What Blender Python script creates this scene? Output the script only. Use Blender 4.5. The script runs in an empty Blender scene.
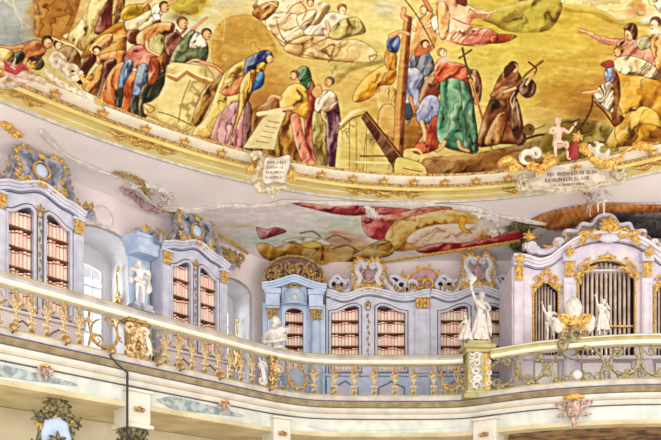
import bpy, math, random
import numpy as np
from mathutils import Vector, Matrix
from mathutils.geometry import tessellate_polygon
random.seed(7); RNG = np.random.default_rng(5)
SC = bpy.context.scene
COL = SC.collection
EYE = 1.6; FPX = 700.0; HOR = 568.0
# ---------------------------------------------------------------- camera
cd = bpy.data.cameras.new('camera'); cam = bpy.data.objects.new('camera', cd); COL.objects.link(cam)
cam.location = (0, 0, EYE); cam.rotation_euler = (math.pi/2, 0, 0)
cd.sensor_width = 36; cd.lens = 36*FPX/661; cd.shift_y = (HOR-220)/661; cd.clip_end = 200
SC.camera = cam
# ---------------------------------------------------------------- daylight and added fill lights
wd = bpy.data.worlds.new('world'); SC.world = wd; wd.use_nodes = True
bg = wd.node_tree.nodes['Background']; bg.inputs[0].default_value = (1.0, .985, .97, 1); bg.inputs[1].default_value = 1.3
def area(name, loc, target, sx, sy, power, color=(1, .97, .93)):
    l = bpy.data.lights.new(name, 'AREA'); l.shape = 'RECTANGLE'; l.size = sx; l.size_y = sy; l.energy = power; l.color = color
    o = bpy.data.objects.new(name, l); COL.objects.link(o); o.location = loc
    o.rotation_euler = (Vector(target)-Vector(loc)).to_track_quat('-Z', 'Y').to_euler(); return o
area('hall_fill_light', (-3, -3, 5.5), (1, 14, 7.5), 9, 7, 700)  # added soft light behind the camera; no window is built there
area('hall_side_fill_light', (9.5, 5, 6.5), (-3, 14, 7), 6, 6, 330)  # added fill from the right side, not a built window
area('first_window_daylight', (-6.3, 15.2, 8.0), (-4.6, 13.9, 6.6), 1.2, 2.4, 120, (.95, .98, 1))
area('second_window_daylight', (-3.9, 17.9, 7.9), (-2.6, 16.7, 6.6), 1.0, 2.2, 90, (.95, .98, 1))
area('ceiling_fill_light', (1, 7, .6), (0, 12, 9), 10, 8, 560)  # added light near the floor, aimed up to brighten the ceiling
SC.view_settings.view_transform = 'Standard'; SC.view_settings.look = 'None'
SC.view_settings.exposure = -0.02; SC.view_settings.gamma = 1.0; SC.view_settings.use_curve_mapping = False
try:
    SC.cycles.use_denoising = True; SC.cycles.max_bounces = 6; SC.cycles.diffuse_bounces = 2
except Exception: pass
# ---------------------------------------------------------------- materials
def lin(c):
    return tuple(((v/255)/12.92 if v/255 <= .04045 else ((v/255+.055)/1.055)**2.4) for v in c)
def mat(name, c, c2=None, rough=.55, metal=0, scale=6, bump=.15, bscale=None, detail=4, spec=.4, contrast=None):
    m = bpy.data.materials.new(name); m.use_nodes = True; nt = m.node_tree; N = nt.nodes; L = nt.links
    p = N['Principled BSDF']; p.inputs['Roughness'].default_value = rough; p.inputs['Metallic'].default_value = metal
    p.inputs['Specular IOR Level'].default_value = spec
    tc = N.new('ShaderNodeTexCoord'); nz = N.new('ShaderNodeTexNoise'); nz.inputs['Scale'].default_value = scale; nz.inputs['Detail'].default_value = detail
    L.new(tc.outputs['Object'], nz.inputs['Vector'])
    cr = N.new('ShaderNodeValToRGB'); a, b = contrast or (.35, .65)
    cr.color_ramp.elements[0].position = a; cr.color_ramp.elements[1].position = b
    cr.color_ramp.elements[0].color = (*lin(c2 or tuple(v*.93 for v in c)), 1); cr.color_ramp.elements[1].color = (*lin(c), 1)
    L.new(nz.outputs['Fac'], cr.inputs['Fac']); L.new(cr.outputs['Color'], p.inputs['Base Color'])
    if bump:
        n2 = N.new('ShaderNodeTexNoise'); n2.inputs['Scale'].default_value = bscale or scale*4; L.new(tc.outputs['Object'], n2.inputs['Vector'])
        bp = N.new('ShaderNodeBump'); bp.inputs['Strength'].default_value = bump; bp.inputs['Distance'].default_value = .01
        L.new(n2.outputs['Fac'], bp.inputs['Height']); L.new(bp.outputs['Normal'], p.inputs['Normal'])
    return m
def paintmat(name, rough=.8):
    m = bpy.data.materials.new(name); m.use_nodes = True; nt = m.node_tree; N = nt.nodes; L = nt.links
    p = N['Principled BSDF']; p.inputs['Roughness'].default_value = rough; p.inputs['Specular IOR Level'].default_value = .15
    at = N.new('ShaderNodeAttribute'); at.attribute_name = 'paint'
    tc = N.new('ShaderNodeTexCoord'); nz = N.new('ShaderNodeTexNoise'); nz.inputs['Scale'].default_value = 9; nz.inputs['Detail'].default_value = 8
    nz.inputs['Roughness'].default_value = .7
    L.new(tc.outputs['Object'], nz.inputs['Vector'])
    mr = N.new('ShaderNodeMapRange'); mr.inputs['From Min'].default_value = .3; mr.inputs['From Max'].default_value = .7
    mr.inputs['To Min'].default_value = .9; mr.inputs['To Max'].default_value = 1.08; L.new(nz.outputs['Fac'], mr.inputs['Value'])
    mx = N.new('ShaderNodeVectorMath'); mx.operation = 'SCALE'; L.new(at.outputs['Color'], mx.inputs[0]); L.new(mr.outputs['Result'], mx.inputs['Scale'])
    L.new(mx.outputs['Vector'], p.inputs['Base Color']); return m
M = dict(
 wall=mat('blush_plaster', (243, 230, 228), (232, 214, 214), .85, scale=1.5, bump=.1, spec=.2),
 niche=mat('white_plaster', (244, 240, 240), (232, 228, 232), .85, scale=2, spec=.2),
 ceil=mat('ceiling_plaster', (255, 248, 246), (248, 236, 238), .85, scale=.9, bump=.1, spec=.15),
 lav=mat('lavender_painted_wood', (216, 214, 226), (192, 193, 212), .45, scale=5, bump=.12),
 blue=mat('pale_blue_painted_wood', (202, 216, 238), (176, 194, 224), .45, scale=4, bump=.12),
 grey=mat('grey_marbled_wood', (176, 176, 188), (116, 120, 136), .4, scale=7, contrast=(.4, .6)),
 dkgrey=mat('slate_line', (92, 92, 112), (70, 70, 88), .5, scale=8),  # slate strips; on the woodwork they draw in its shadow lines
 pinkw=mat('rose_marbled_wood', (222, 190, 200), (190, 152, 170), .45, scale=6, contrast=(.4, .6)),
 gold=mat('gilding', (236, 194, 100), (168, 116, 50), .34, .25, 22, .5, 60, contrast=(.35, .6)),
 goldd=mat('aged_gilding', (206, 168, 100), (108, 78, 44), .4, .2, 26, .5, 60, contrast=(.35, .62)),
 brass=mat('brass', (222, 184, 120), (150, 106, 56), .25, .6, 10),
 cream=mat('cream_moulding_paint', (250, 232, 150), (236, 212, 122), .6, scale=2.5),
 ivory=mat('ivory_band_paint', (254, 246, 226), (240, 228, 200), .6, scale=5),
 olive=mat('olive_rail_paint', (196, 184, 126), (162, 150, 96), .5, scale=4),
 stone=mat('ivory_entablature_paint', (228, 222, 208), (208, 202, 188), .6, scale=3),
 mint=mat('pale_green_marbling', (218, 218, 208), (196, 200, 192), .5, scale=3.5, contrast=(.38, .62)),
 marb=mat('grey_green_marbling', (178, 186, 180), (122, 134, 134), .4, scale=9, contrast=(.4, .6)),
 beige=mat('beige_plinth_paint', (206, 198, 190), (180, 170, 160), .6, scale=4),
 brown=mat('brown_cove_paint', (182, 162, 124), (146, 124, 88), .6, scale=5),
 stat=mat('white_stucco', (236, 230, 222), (200, 192, 184), .5, scale=9, bump=.2),
 dark=mat('near_black', (44, 34, 34), (30, 24, 26), .8, scale=5),  # near-black; stands in for shade behind the crests
 red=mat('oxblood_shelf_back', (158, 76, 66), (128, 56, 52), .7, scale=6),
 shelf=mat('brown_shelf_wood', (158, 108, 78), (124, 78, 56), .6, scale=8),
 book=mat('parchment_binding', (255, 238, 218), (250, 216, 194), .6, scale=14, bump=.1),
 book2=mat('rose_binding', (252, 220, 202), (244, 200, 182), .6, scale=14, bump=.1),
 label=mat('red_spine_label', (206, 60, 62), (168, 40, 48), .5, scale=14),
 pipe=mat('tin_organ_pipe', (222, 200, 184), (180, 154, 138), .32, .2, 5, .05),
 pipem=mat('bright_pipe_lip', (224, 214, 206), None, .3, .3, 5),
 glass=None,
 bal=mat('worn_gilt_baluster', (236, 212, 164), (150, 108, 58), .4, .15, 16, .4, 60, contrast=(.4, .6)), rail=mat('lilac_grey_rail_paint', (196, 188, 190), (170, 162, 164), .5, scale=4),
 lavp=mat('rose_lavender_organ_paint', (232, 222, 228), (210, 200, 216), .45, scale=4, bump=.1), aged=mat('aged_stucco', (226, 210, 182), (160, 140, 112), .6, scale=14, bump=.3, contrast=(.35, .6)),
 mauved=mat('dark_mauve_stucco', (140, 104, 104), (88, 60, 62), .7, scale=9),
 white=mat('white_window_paint', (244, 244, 248), None, .4),
 metal=mat('dark_iron', (56, 56, 62), None, .4, .5),
 vault=mat('yellow_vault_plaster', (232, 220, 180), (204, 186, 142), .8, scale=1.6),
 lower=mat('lower_wall_plaster', (238, 228, 200), (220, 206, 174), .8, scale=1.6),
 floor=mat('stone_floor', (214, 198, 172), (190, 172, 146), .5, scale=2),
 mauve=mat('mauve_stucco', (196, 158, 164), (160, 118, 130), .7, scale=5, contrast=(.4, .6)),
 flesh=mat('tinted_flesh_stucco', (240, 206, 186), (222, 180, 160), .6, scale=9),
 mask=mat('rose_gilded_stucco', (212, 186, 172), (148, 112, 100), .5, scale=16, contrast=(.4, .6)),
 bronze=mat('dark_green_bronze', (140, 130, 84), (56, 56, 42), .4, .3, 18, .4, contrast=(.4, .6)),
 crim=mat('crimson_drapery', (170, 40, 44), None, .6),
 paint=paintmat('fresco_paint'),
 iron=mat('gilt_iron', (176, 160, 122), (120, 102, 70), .4, .3, 20, .3, contrast=(.35, .6)),
 ink=mat('brown_lettering', (140, 96, 70), None, .7),
)
def glassmat():
    m = bpy.data.materials.new('window_glass'); m.use_nodes = True; N = m.node_tree.nodes; L = m.node_tree.links
    for n in list(N):
        if n.type != 'OUTPUT_MATERIAL': N.remove(n)
    out = [n for n in N if n.type == 'OUTPUT_MATERIAL'][0]; t = N.new('ShaderNodeBsdfTransparent'); t.inputs[0].default_value = (.94, .97, 1, 1)
    g = N.new('ShaderNodeBsdfGlossy'); g.inputs['Roughness'].default_value = .05; nz = N.new('ShaderNodeTexNoise'); nz.inputs['Scale'].default_value = 4
    b = N.new('ShaderNodeBump'); b.inputs['Strength'].default_value = .1; L.new(nz.outputs['Fac'], b.inputs['Height']); L.new(b.outputs['Normal'], g.inputs['Normal'])
    x = N.new('ShaderNodeMixShader'); x.inputs[0].default_value = .08; L.new(t.outputs[0], x.inputs[1]); L.new(g.outputs[0], x.inputs[2]); L.new(x.outputs[0], out.inputs[0]); return m
M['glass'] = glassmat()
# ---------------------------------------------------------------- mesh builder
def V(*a): return Vector(a)
class MB:
    def __init__(s): s.v = []; s.f = []; s.m = []; s.mi = 0; s.X = None
    def add(s, vs, fs):
        n = len(s.v)
        s.v += [tuple(s.X @ Vector(p)) if s.X is not None else tuple(p) for p in vs]
        for f in fs: s.f.append([i+n for i in f]); s.m.append(s.mi)
        return s
    def box(s, x0, x1, y0, y1, z0, z1):
        return s.add([(x0,y0,z0),(x1,y0,z0),(x1,y1,z0),(x0,y1,z0),(x0,y0,z1),(x1,y0,z1),(x1,y1,z1),(x0,y1,z1)],
          [(3,2,1,0),(4,5,6,7),(0,1,5,4),(1,2,6,5),(2,3,7,6),(3,0,4,7)])
    def bbox(s, x0, x1, y0, y1, z0, z1, b=.01):   # box with chamfered front edges
        b = min(b, (x1-x0)/3, (z1-z0)/3)
        vs = [(x0,y1,z0),(x1,y1,z0),(x1,y1,z1),(x0,y1,z1),(x0,y0+b,z0),(x1,y0+b,z0),(x1,y0+b,z1),(x0,y0+b,z1),
              (x0+b,y0,z0+b),(x1-b,y0,z0+b),(x1-b,y0,z1-b),(x0+b,y0,z1-b)]
        return s.add(vs, [(0,3,2,1),(0,1,5,4),(1,2,6,5),(2,3,7,6),(3,0,4,7),(4,5,9,8),(5,6,10,9),(6,7,11,10),(7,4,8,11),(8,9,10,11)])
    def lathe(s, prof, cx=0, cy=0, z0=0, n=12, a0=0, a1=2*math.pi):
        full = abs(a1-a0-2*math.pi) < 1e-6; k = n if full else n+1; vs = []; fs = []
        for r, z in prof:
            for i in range(k):
                a = a0+(a1-a0)*i/n; vs.append((cx+r*math.cos(a), cy+r*math.sin(a), z0+z))
        for j in range(len(prof)-1):
            for i in range(n):
                i2 = (i+1) % k; fs.append((j*k+i, j*k+i2, (j+1)*k+i2, (j+1)*k+i))
        if full: fs.append(tuple(range(k-1, -1, -1))); fs.append(tuple((len(prof)-1)*k+i for i in range(k)))
        return s.add(vs, fs)
    def tube(s, path, rad, n=6, flat=1.0):
        P = [Vector(p) for p in path]; vs = []; fs = []; up = None
        for i, p in enumerate(P):
            t = (P[min(i+1, len(P)-1)]-P[max(i-1, 0)]); t = t.normalized() if t.length > 1e-9 else V(0,0,1)
            if up is None: up = V(0,1,0) if abs(t.y) < .9 else V(1,0,0)
            a = t.cross(up); a = a.normalized() if a.length > 1e-6 else V(1,0,0); b = a.cross(t).normalized(); up = b
            r = rad(i/(len(P)-1)) if callable(rad) else (rad[i] if hasattr(rad, '__len__') else rad); r = max(r, .0006)
            for k in range(n):
                an = 2*math.pi*k/n; vs.append(tuple(p+a*(r*math.cos(an))+b*(r*flat*math.sin(an))))
        for i in range(len(P)-1):
            for k in range(n): fs.append((i*n+k, i*n+(k+1) % n, (i+1)*n+(k+1) % n, (i+1)*n+k))
        fs.append(tuple(range(n-1, -1, -1))); fs.append(tuple((len(P)-1)*n+k for k in range(n)))
        return s.add(vs, fs)
    def sweep(s, path, prof, axis, closed=False):
        P = [Vector(p) for p in path]; B = Vector(axis).normalized(); m = len(prof); vs = []; fs = []; n = len(P)
        for i, p in enumerate(P):
            a = P[i-1] if i > 0 else (P[-1] if closed else P[0]); b = P[(i+1) % n] if (i < n-1 or closed) else P[-1]
            t1 = (p-a); t2 = (b-p)
            if t1.length < 1e-9: t1 = t2
            if t2.length < 1e-9: t2 = t1
            t1.normalize(); t2.normalize(); N1 = B.cross(t1).normalized(); N2 = B.cross(t2).normalized(); N = (N1+N2)
            N = N/max(N.length_squared/2, .3) if N.length > .2 else N1
            for (u, w) in prof: vs.append(tuple(p+N*u+B*w))
        for i in range(n if closed else n-1):
            j = (i+1) % n
            for k in range(m): fs.append((i*m+k, i*m+(k+1) % m, j*m+(k+1) % m, j*m+k))
        if not closed: fs.append(tuple(range(m))); fs.append(tuple((n-1)*m+k for k in range(m-1, -1, -1)))
        return s.add(vs, fs)
    def plate(s, loops, y0, y1, back=True):       # outlines in the local x-z plane, holes after the first
        vl = [[Vector((x, z, 0)) for x, z in l] for l in loops]; tri = tessellate_polygon(vl)
        flat = [p for l in loops for p in l]; n = len(flat); vs = [(x, y0, z) for x, z in flat]+[(x, y1, z) for x, z in flat]
        fs = [tuple(t) for t in tri]+([tuple(i+n for i in reversed(t)) for t in tri] if back else []); k = 0
        for l in loops:
            m = len(l)
            for i in range(m): fs.append((k+i, k+(i+1) % m, n+k+(i+1) % m, n+k+i))
            k += m
        return s.add(vs, fs)
    def ball(s, c, r, n=10, m=7, R=None):
        rx, ry, rz = (r, r, r) if not hasattr(r, '__len__') else r; vs = []; fs = []
        for j in range(m+1):
            th = math.pi*j/m
            for i in range(n):
                a = 2*math.pi*i/n; p = Vector((rx*math.sin(th)*math.cos(a), ry*math.sin(th)*math.sin(a), rz*math.cos(th)))
                if R is not None: p = R @ p
                vs.append((c[0]+p.x, c[1]+p.y, c[2]+p.z))
        for j in range(m):
            for i in range(n): fs.append((j*n+i, (j+1)*n+i, (j+1)*n+(i+1) % n, j*n+(i+1) % n))
        return s.add(vs, fs)
    # carved ornament pieces, laid in the local x-z plane
    def scroll(s, cx, cz, r, a0, turns, w, y=-.02, sgn=1, dec=.75, n=20, flat=1.0):
        pts = [(cx+r*(1-dec*t)*math.cos(a0+sgn*turns*2*math.pi*t), y, cz+r*(1-dec*t)*math.sin(a0+sgn*turns*2*math.pi*t)) for t in [i/n for i in range(n+1)]]
        return s.tube(pts, lambda t: w*(.35+.9*math.sin(math.pi*min(1, .15+t*.85))), 6, flat)
    def leaf(s, x, z, ang, L, w, y=-.02, curl=.6, n=8):
        pts = []
        for i in range(n+1):
            t = i/n; a = ang+curl*t*t*1.6; pts.append((x, y-.35*w-w*math.sin(math.pi*t)*.8, z)); x += L/n*math.cos(a); z += L/n*math.sin(a)
        return s.tube(pts, lambda t: w*(.25+math.sin(math.pi*min(1, t*.9+.08))), 6, .6)
    def acanthus(s, x, z, size, n=7, spread=2.6, ang=math.pi/2, y=-.02):
        for i in range(n):
            a = ang+spread*(i/(n-1)-.5); k = 1-.35*abs(i/(n-1)-.5)*2
            s.leaf(x, z, a, size*k, size*.13, y, curl=(.7 if a < ang else -.7)*(0 if i == n//2 else 1)*-1)
        s.ball((x, y-size*.06, z), size*.16, 8, 6); return s
    def cluster(s, pts, size, y=-.02, seed=1):     # a rocaille run of leaves and curls along points
        R = random.Random(seed)
        for (x, z) in pts:
            q = R.random()
            if q < .45: s.scroll(x, z, size*R.uniform(.35, .6), R.uniform(0, 6.28), R.uniform(.7, 1.2), size*.12, y, R.choice((-1, 1)), n=10)
            if q > .3: s.leaf(x, z, R.uniform(0, 6.28), size*R.uniform(.7, 1.2), size*.13, y, R.uniform(-.9, .9), n=5)
            s.ball((x+R.uniform(-.3, .3)*size, y-.02, z+R.uniform(-.3, .3)*size), size*R.uniform(.12, .22), 6, 5)
        return s
    def build(s, name, mats, parent=None, smooth=True, loc=None):
        me = bpy.data.meshes.new(name); me.from_pydata(s.v, [], s.f)
        if not isinstance(mats, (list, tuple)): mats = [mats]
        for m in mats: me.materials.append(M[m] if isinstance(m, str) else m)
        me.polygons.foreach_set('material_index', s.m)
        if smooth:
            me.polygons.foreach_set('use_smooth', [True]*len(me.polygons))
            try: me.set_sharp_from_angle(angle=math.radians(38))
            except Exception: pass
        me.update(); o = bpy.data.objects.new(name, me); COL.objects.link(o)
        if parent: o.parent = parent
        if loc is not None: o.location = loc
        return o
def tag(o, label=None, cat=None, group=None, kind=None):
    if label: o['label'] = label
    if cat: o['category'] = cat
    if group: o['group'] = group
    if kind: o['kind'] = kind
    return o
def empty(name, loc=(0, 0, 0), rz=0, label=None, cat=None, group=None):
    o = bpy.data.objects.new(name, None); COL.objects.link(o); o.location = loc; o.rotation_euler = (0, 0, rz); o.empty_display_size = .2
    return tag(o, label, cat, group)
def cat_pts(P, n=8, closed=False):               # smooth curve through points
    P = [tuple(map(float, p)) for p in P]; out = []; N = len(P)
    for i in range(N if closed else N-1):
        p0 = P[i-1] if (i > 0 or closed) else P[0]; p1 = P[i]; p2 = P[(i+1) % N]; p3 = P[(i+2) % N] if (i+2 < N or closed) else P[-1]
        for k in range(n):
            t = k/n; out.append(tuple(.5*((2*b)+(-a+c)*t+(2*a-5*b+4*c-d)*t*t+(-a+3*b-3*c+d)*t**3) for a, b, c, d in zip(p0, p1, p2, p3)))
    if not closed: out.append(P[-1])
    return out
def onY(px, py, Y): return Vector(((px-330)/FPX*Y, Y, EYE+(HOR-py)/FPX*Y))
def onH(px, py, H): D = H*FPX/(HOR-py); return Vector(((px-330)/FPX*D, D, H+EYE))
# ---------------------------------------------------------------- fresco painting (pigment only)
class Paint:
    def __init__(s, x0, y0, x1, y1, base, sc=2):
        s.x0, s.y0, s.sc = x0, y0, sc; s.W = int((x1-x0)*sc); s.H = int((y1-y0)*sc)
        s.U, s.Vv = np.meshgrid(x0+(np.arange(s.W)+.5)/sc, y0+(np.arange(s.H)+.5)/sc)
        s.C = np.ones((s.H, s.W, 3))*np.array(base, float)
        s.g = RNG.random((256, 256)); s.n1 = s.noise(14); s.n2 = s.noise(5); s.n3 = s.noise(30)
    def noise(s, cell):
        out = np.zeros((s.H, s.W)); amp = 1; tot = 0; c = cell*s.sc
        for _ in range(3):
            gh = int(s.H/c)+3; gw = int(s.W/c)+3; g = RNG.random((gh, gw)); yy = np.arange(s.H)/c; xx = np.arange(s.W)/c
            yi = yy.astype(int); xi = xx.astype(int); fy = (yy-yi); fx = (xx-xi); fy = (fy*fy*(3-2*fy))[:, None]; fx = (fx*fx*(3-2*fx))[None]
            a = g[yi][:, xi]; b = g[yi][:, xi+1]; d = g[yi+1][:, xi]; e = g[yi+1][:, xi+1]
            out += amp*((a*(1-fx)+b*fx)*(1-fy)+(d*(1-fx)+e*fx)*fy); tot += amp; amp *= .55; c = max(2, c/2)
        return out/tot*2-1
    def vn(s, a, b):
        ai = np.floor(a).astype(int); bi = np.floor(b).astype(int); fa = a-ai; fb = b-bi; fa = fa*fa*(3-2*fa); fb = fb*fb*(3-2*fb); g = s.g
        return (g[bi % 256, ai % 256]*(1-fa)+g[bi % 256, (ai+1) % 256]*fa)*(1-fb)+(g[(bi+1) % 256, ai % 256]*(1-fa)+g[(bi+1) % 256, (ai+1) % 256]*fa)*fb
    def blob(s, cx, cy, rx, ry, col, a=.8, ang=0, hard=1.0):
        c, q = math.cos(ang), math.sin(ang); dx = s.U-cx+s.n1*rx*.3; dy = s.Vv-cy+s.n1*ry*.3
        u = (dx*c+dy*q)/rx; v = (-dx*q+dy*c)/ry; m = a*np.exp(-np.power(u*u+v*v, hard))
        m = np.clip(m, 0, 1)[..., None]; s.C = s.C*(1-m)+np.array(col, float)*m
    def _comp(s, sl, m, col): s.C[sl] = s.C[sl]*(1-m[..., None])+col*m[..., None]
    def _box(s, P, pad):
        xs = [p[0] for p in P]; ys = [p[1] for p in P]
        a = max(0, int((min(xs)-pad-s.x0)*s.sc)); b = min(s.W, int((max(xs)+pad-s.x0)*s.sc)+1)
        c = max(0, int((min(ys)-pad-s.y0)*s.sc)); d = min(s.H, int((max(ys)+pad-s.y0)*s.sc)+1)
        return (slice(c, d), slice(a, b)) if b > a and d > c else None
    def fill(s, P, col, folds=None, smooth=True, rim=.28, warm=(90, 50, 20), alpha=1, blur=1):
        if smooth and len(P) > 3: P = cat_pts(P, 5, True)
        sl = s._box(P, 3)
        if not sl: return
        U = s.U[sl]; Vv = s.Vv[sl]; m = np.zeros(U.shape, bool); n = len(P)
        for i in range(n):
            (xa, ya), (xb, yb) = P[i][:2], P[(i+1) % n][:2]
            if ya == yb: continue
            c = ((ya > Vv) != (yb > Vv)) & (U < (xb-xa)*(Vv-ya)/(yb-ya)+xa); m ^= c
        m = m.astype(float)
        def bl(a, k):
            for _ in range(k):
                p = np.pad(a, 1, mode='edge'); a = (p[:-2, 1:-1]+p[2:, 1:-1]+p[1:-1, :-2]+p[1:-1, 2:]+2*p[1:-1, 1:-1])/6
            return a
        ms = bl(m, blur); inner = bl(m, 7); c = np.ones(U.shape+(3,))*np.array(col, float)
        if folds:
            ang, per, amp = folds; pc = U*math.cos(ang)+Vv*math.sin(ang)+s.n1[sl]*per*.9; ac = -U*math.sin(ang)+Vv*math.cos(ang)
            w = s.vn(pc/(per*.62)+col[0], ac/(per*2.8)+col[1])+.4*s.vn(pc/(per*.3)+col[1], ac/(per*1.6)+col[2])+.15*s.vn(pc/1.1, ac/2.5)
            w = np.tanh((w/1.55-.5)*3.6+.12); amp = min(.66, amp*1.45); big = bl(m, 16); k = max(2, int(per*.35*s.sc)); k = min(k, 7)
            rel = np.roll(big, (k, k), (0, 1))-np.roll(big, (-k, -k), (0, 1)); w = np.clip(w-rel*.75, -1.15, 1.1)
            cre = np.exp(-((s.vn(pc/(per*.5)+col[2], ac/(per*3.4)+col[0])-.5)/.06)**2)*np.clip(s.vn(pc/per+9, ac/per+3)*2-.35, 0, 1)*min(.85, amp*1.6)
            c = c*(1-cre[..., None])+np.array(warm, float)*.6*cre[..., None]
            up = np.clip(w, 0, 1)[..., None]*amp; dn = np.clip(-w, 0, 1)[..., None]*amp*1.25
            c = c*(1-up)+np.array((255, 246, 214))*up*.75+c*up*.25; c = c*(1-dn)+np.array(warm, float)*dn
        r = np.clip((1-inner)*1.7-.1, 0, 1)[..., None]*rim; c = c*(1-r)+np.array(warm, float)*.75*r
        s._comp(sl, ms*alpha, c)
        if rim >= .22 and alpha == 1 and blur == 1: s.line(list(P)+[P[0]], .95, tuple(v*.55 for v in warm), alpha=.22, smooth=False)
    def line(s, P, w, col, w2=None, alpha=1, smooth=True):
        if smooth and len(P) > 2: P = cat_pts(P, 4)
        w2 = w if w2 is None else w2; sl = s._box(P, max(w, w2)+2)
        if not sl: return
        U = s.U[sl]; Vv = s.Vv[sl]; m = np.zeros(U.shape); n = len(P)-1
        for i in range(n):
            (xa, ya), (xb, yb) = P[i][:2], P[i+1][:2]; L2 = (xb-xa)**2+(yb-ya)**2+1e-9
            t = np.clip(((U-xa)*(xb-xa)+(Vv-ya)*(yb-ya))/L2, 0, 1); d = np.hypot(U-xa-t*(xb-xa), Vv-ya-t*(yb-ya)); ww = (w+(w2-w)*(i+t)/n)/2
            m = np.maximum(m, np.clip((ww-d)*1.6+.5, 0, 1))
        s._comp(sl, m*alpha, np.array(col, float))
    def head(s, x, y, r, skin=(196, 130, 84), hair=(110, 72, 40), ang=0, face=0, cover=None):
        r *= .93; skin = tuple(.55*a+.45*b for a, b in zip(skin, (232, 184, 138)))
        # ang: direction the crown points (0 = up); face: direction the nose points
        cx, cy = math.sin(ang), -math.cos(ang); fx, fy = math.cos(face), math.sin(face)
        s.fill([(x+cx*r*.45+math.cos(a)*r*1.0, y+cy*r*.45+math.sin(a)*r*.92) for a in [i*.785 for i in range(8)]], cover or hair, (ang, r, .2))
        s.fill([(x+fx*r*.25+math.cos(a)*r*.8, y+fy*r*.25+math.sin(a)*r*.95) for a in [i*.785 for i in range(8)]], tuple(min(255, v*1.08+8) for v in skin), rim=.45, warm=(110, 56, 28))
        s.fill([(x+fx*r*.35+math.cos(a)*r*.42, y-r*.25+math.sin(a)*r*.4) for a in [i*1.05 for i in range(6)]], tuple(min(255, v*1.22+14) for v in skin), rim=0, alpha=.75, blur=2)
        s.line([(x+fx*r*.9, y+fy*r*.9), (x+fx*r*1.15, y+fy*r*1.15+r*.15)], r*.35, skin)
        s.line([(x+fx*r*.45-fy*r*.2, y+fy*r*.45-r*.1), (x+fx*r*.7-fy*r*.1, y+fy*r*.7-r*.1)], r*.2, (110, 64, 38), alpha=.7)
        s.line([(x+fx*r*.6, y+fy*r*.6+r*.5), (x+fx*r*.8, y+fy*r*.8+r*.45)], r*.18, (130, 60, 40))
    def limb(s, P, w, w2, skin=(206, 148, 98)):
        skin = tuple(.6*a+.4*b for a, b in zip(skin, (234, 188, 142))); w *= .85; w2 *= .8
        s.line(P, w+.7, tuple(v*.55 for v in skin), w2+.7, .8); s.line(P, w, skin, w2); s.line([(p[0]-.3, p[1]-w*.18) for p in P], w*.4, tuple(min(255, v*1.2) for v in skin), w2*.3, .7)
    def sample(s, x, y):
        i = np.clip(((np.asarray(x)-s.x0)*s.sc-.5), 0, s.W-1.001); j = np.clip(((np.asarray(y)-s.y0)*s.sc-.5), 0, s.H-1.001)
        a = i.astype(int); b = j.astype(int); fx = (i-a)[..., None]; fy = (j-b)[..., None]; C = s.C
        return (C[b, a]*(1-fx)+C[b, a+1]*fx)*(1-fy)+(C[b+1, a]*(1-fx)+C[b+1, a+1]*fx)*fy
    def finish(s, k=6, sat=1.0):
        s.C += (s.n2*k)[..., None]
        for r, g in ((2, .42), (9, .32)):      # crisper brushwork
            A_ = s.C
            for ax in (0, 1):
                P_ = np.pad(A_, [(r+1, r) if i == ax else (0, 0) for i in range(3)], mode='edge').cumsum(ax); n_ = A_.shape[ax]
                A_ = (np.take(P_, range(2*r+1, 2*r+1+n_), ax)-np.take(P_, range(0, n_), ax))/(2*r+1)
            s.C = s.C+g*(s.C-A_)
        s.C = np.clip(s.C, 0, 255); s.C = np.clip(s.C, 0, 255)

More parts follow.
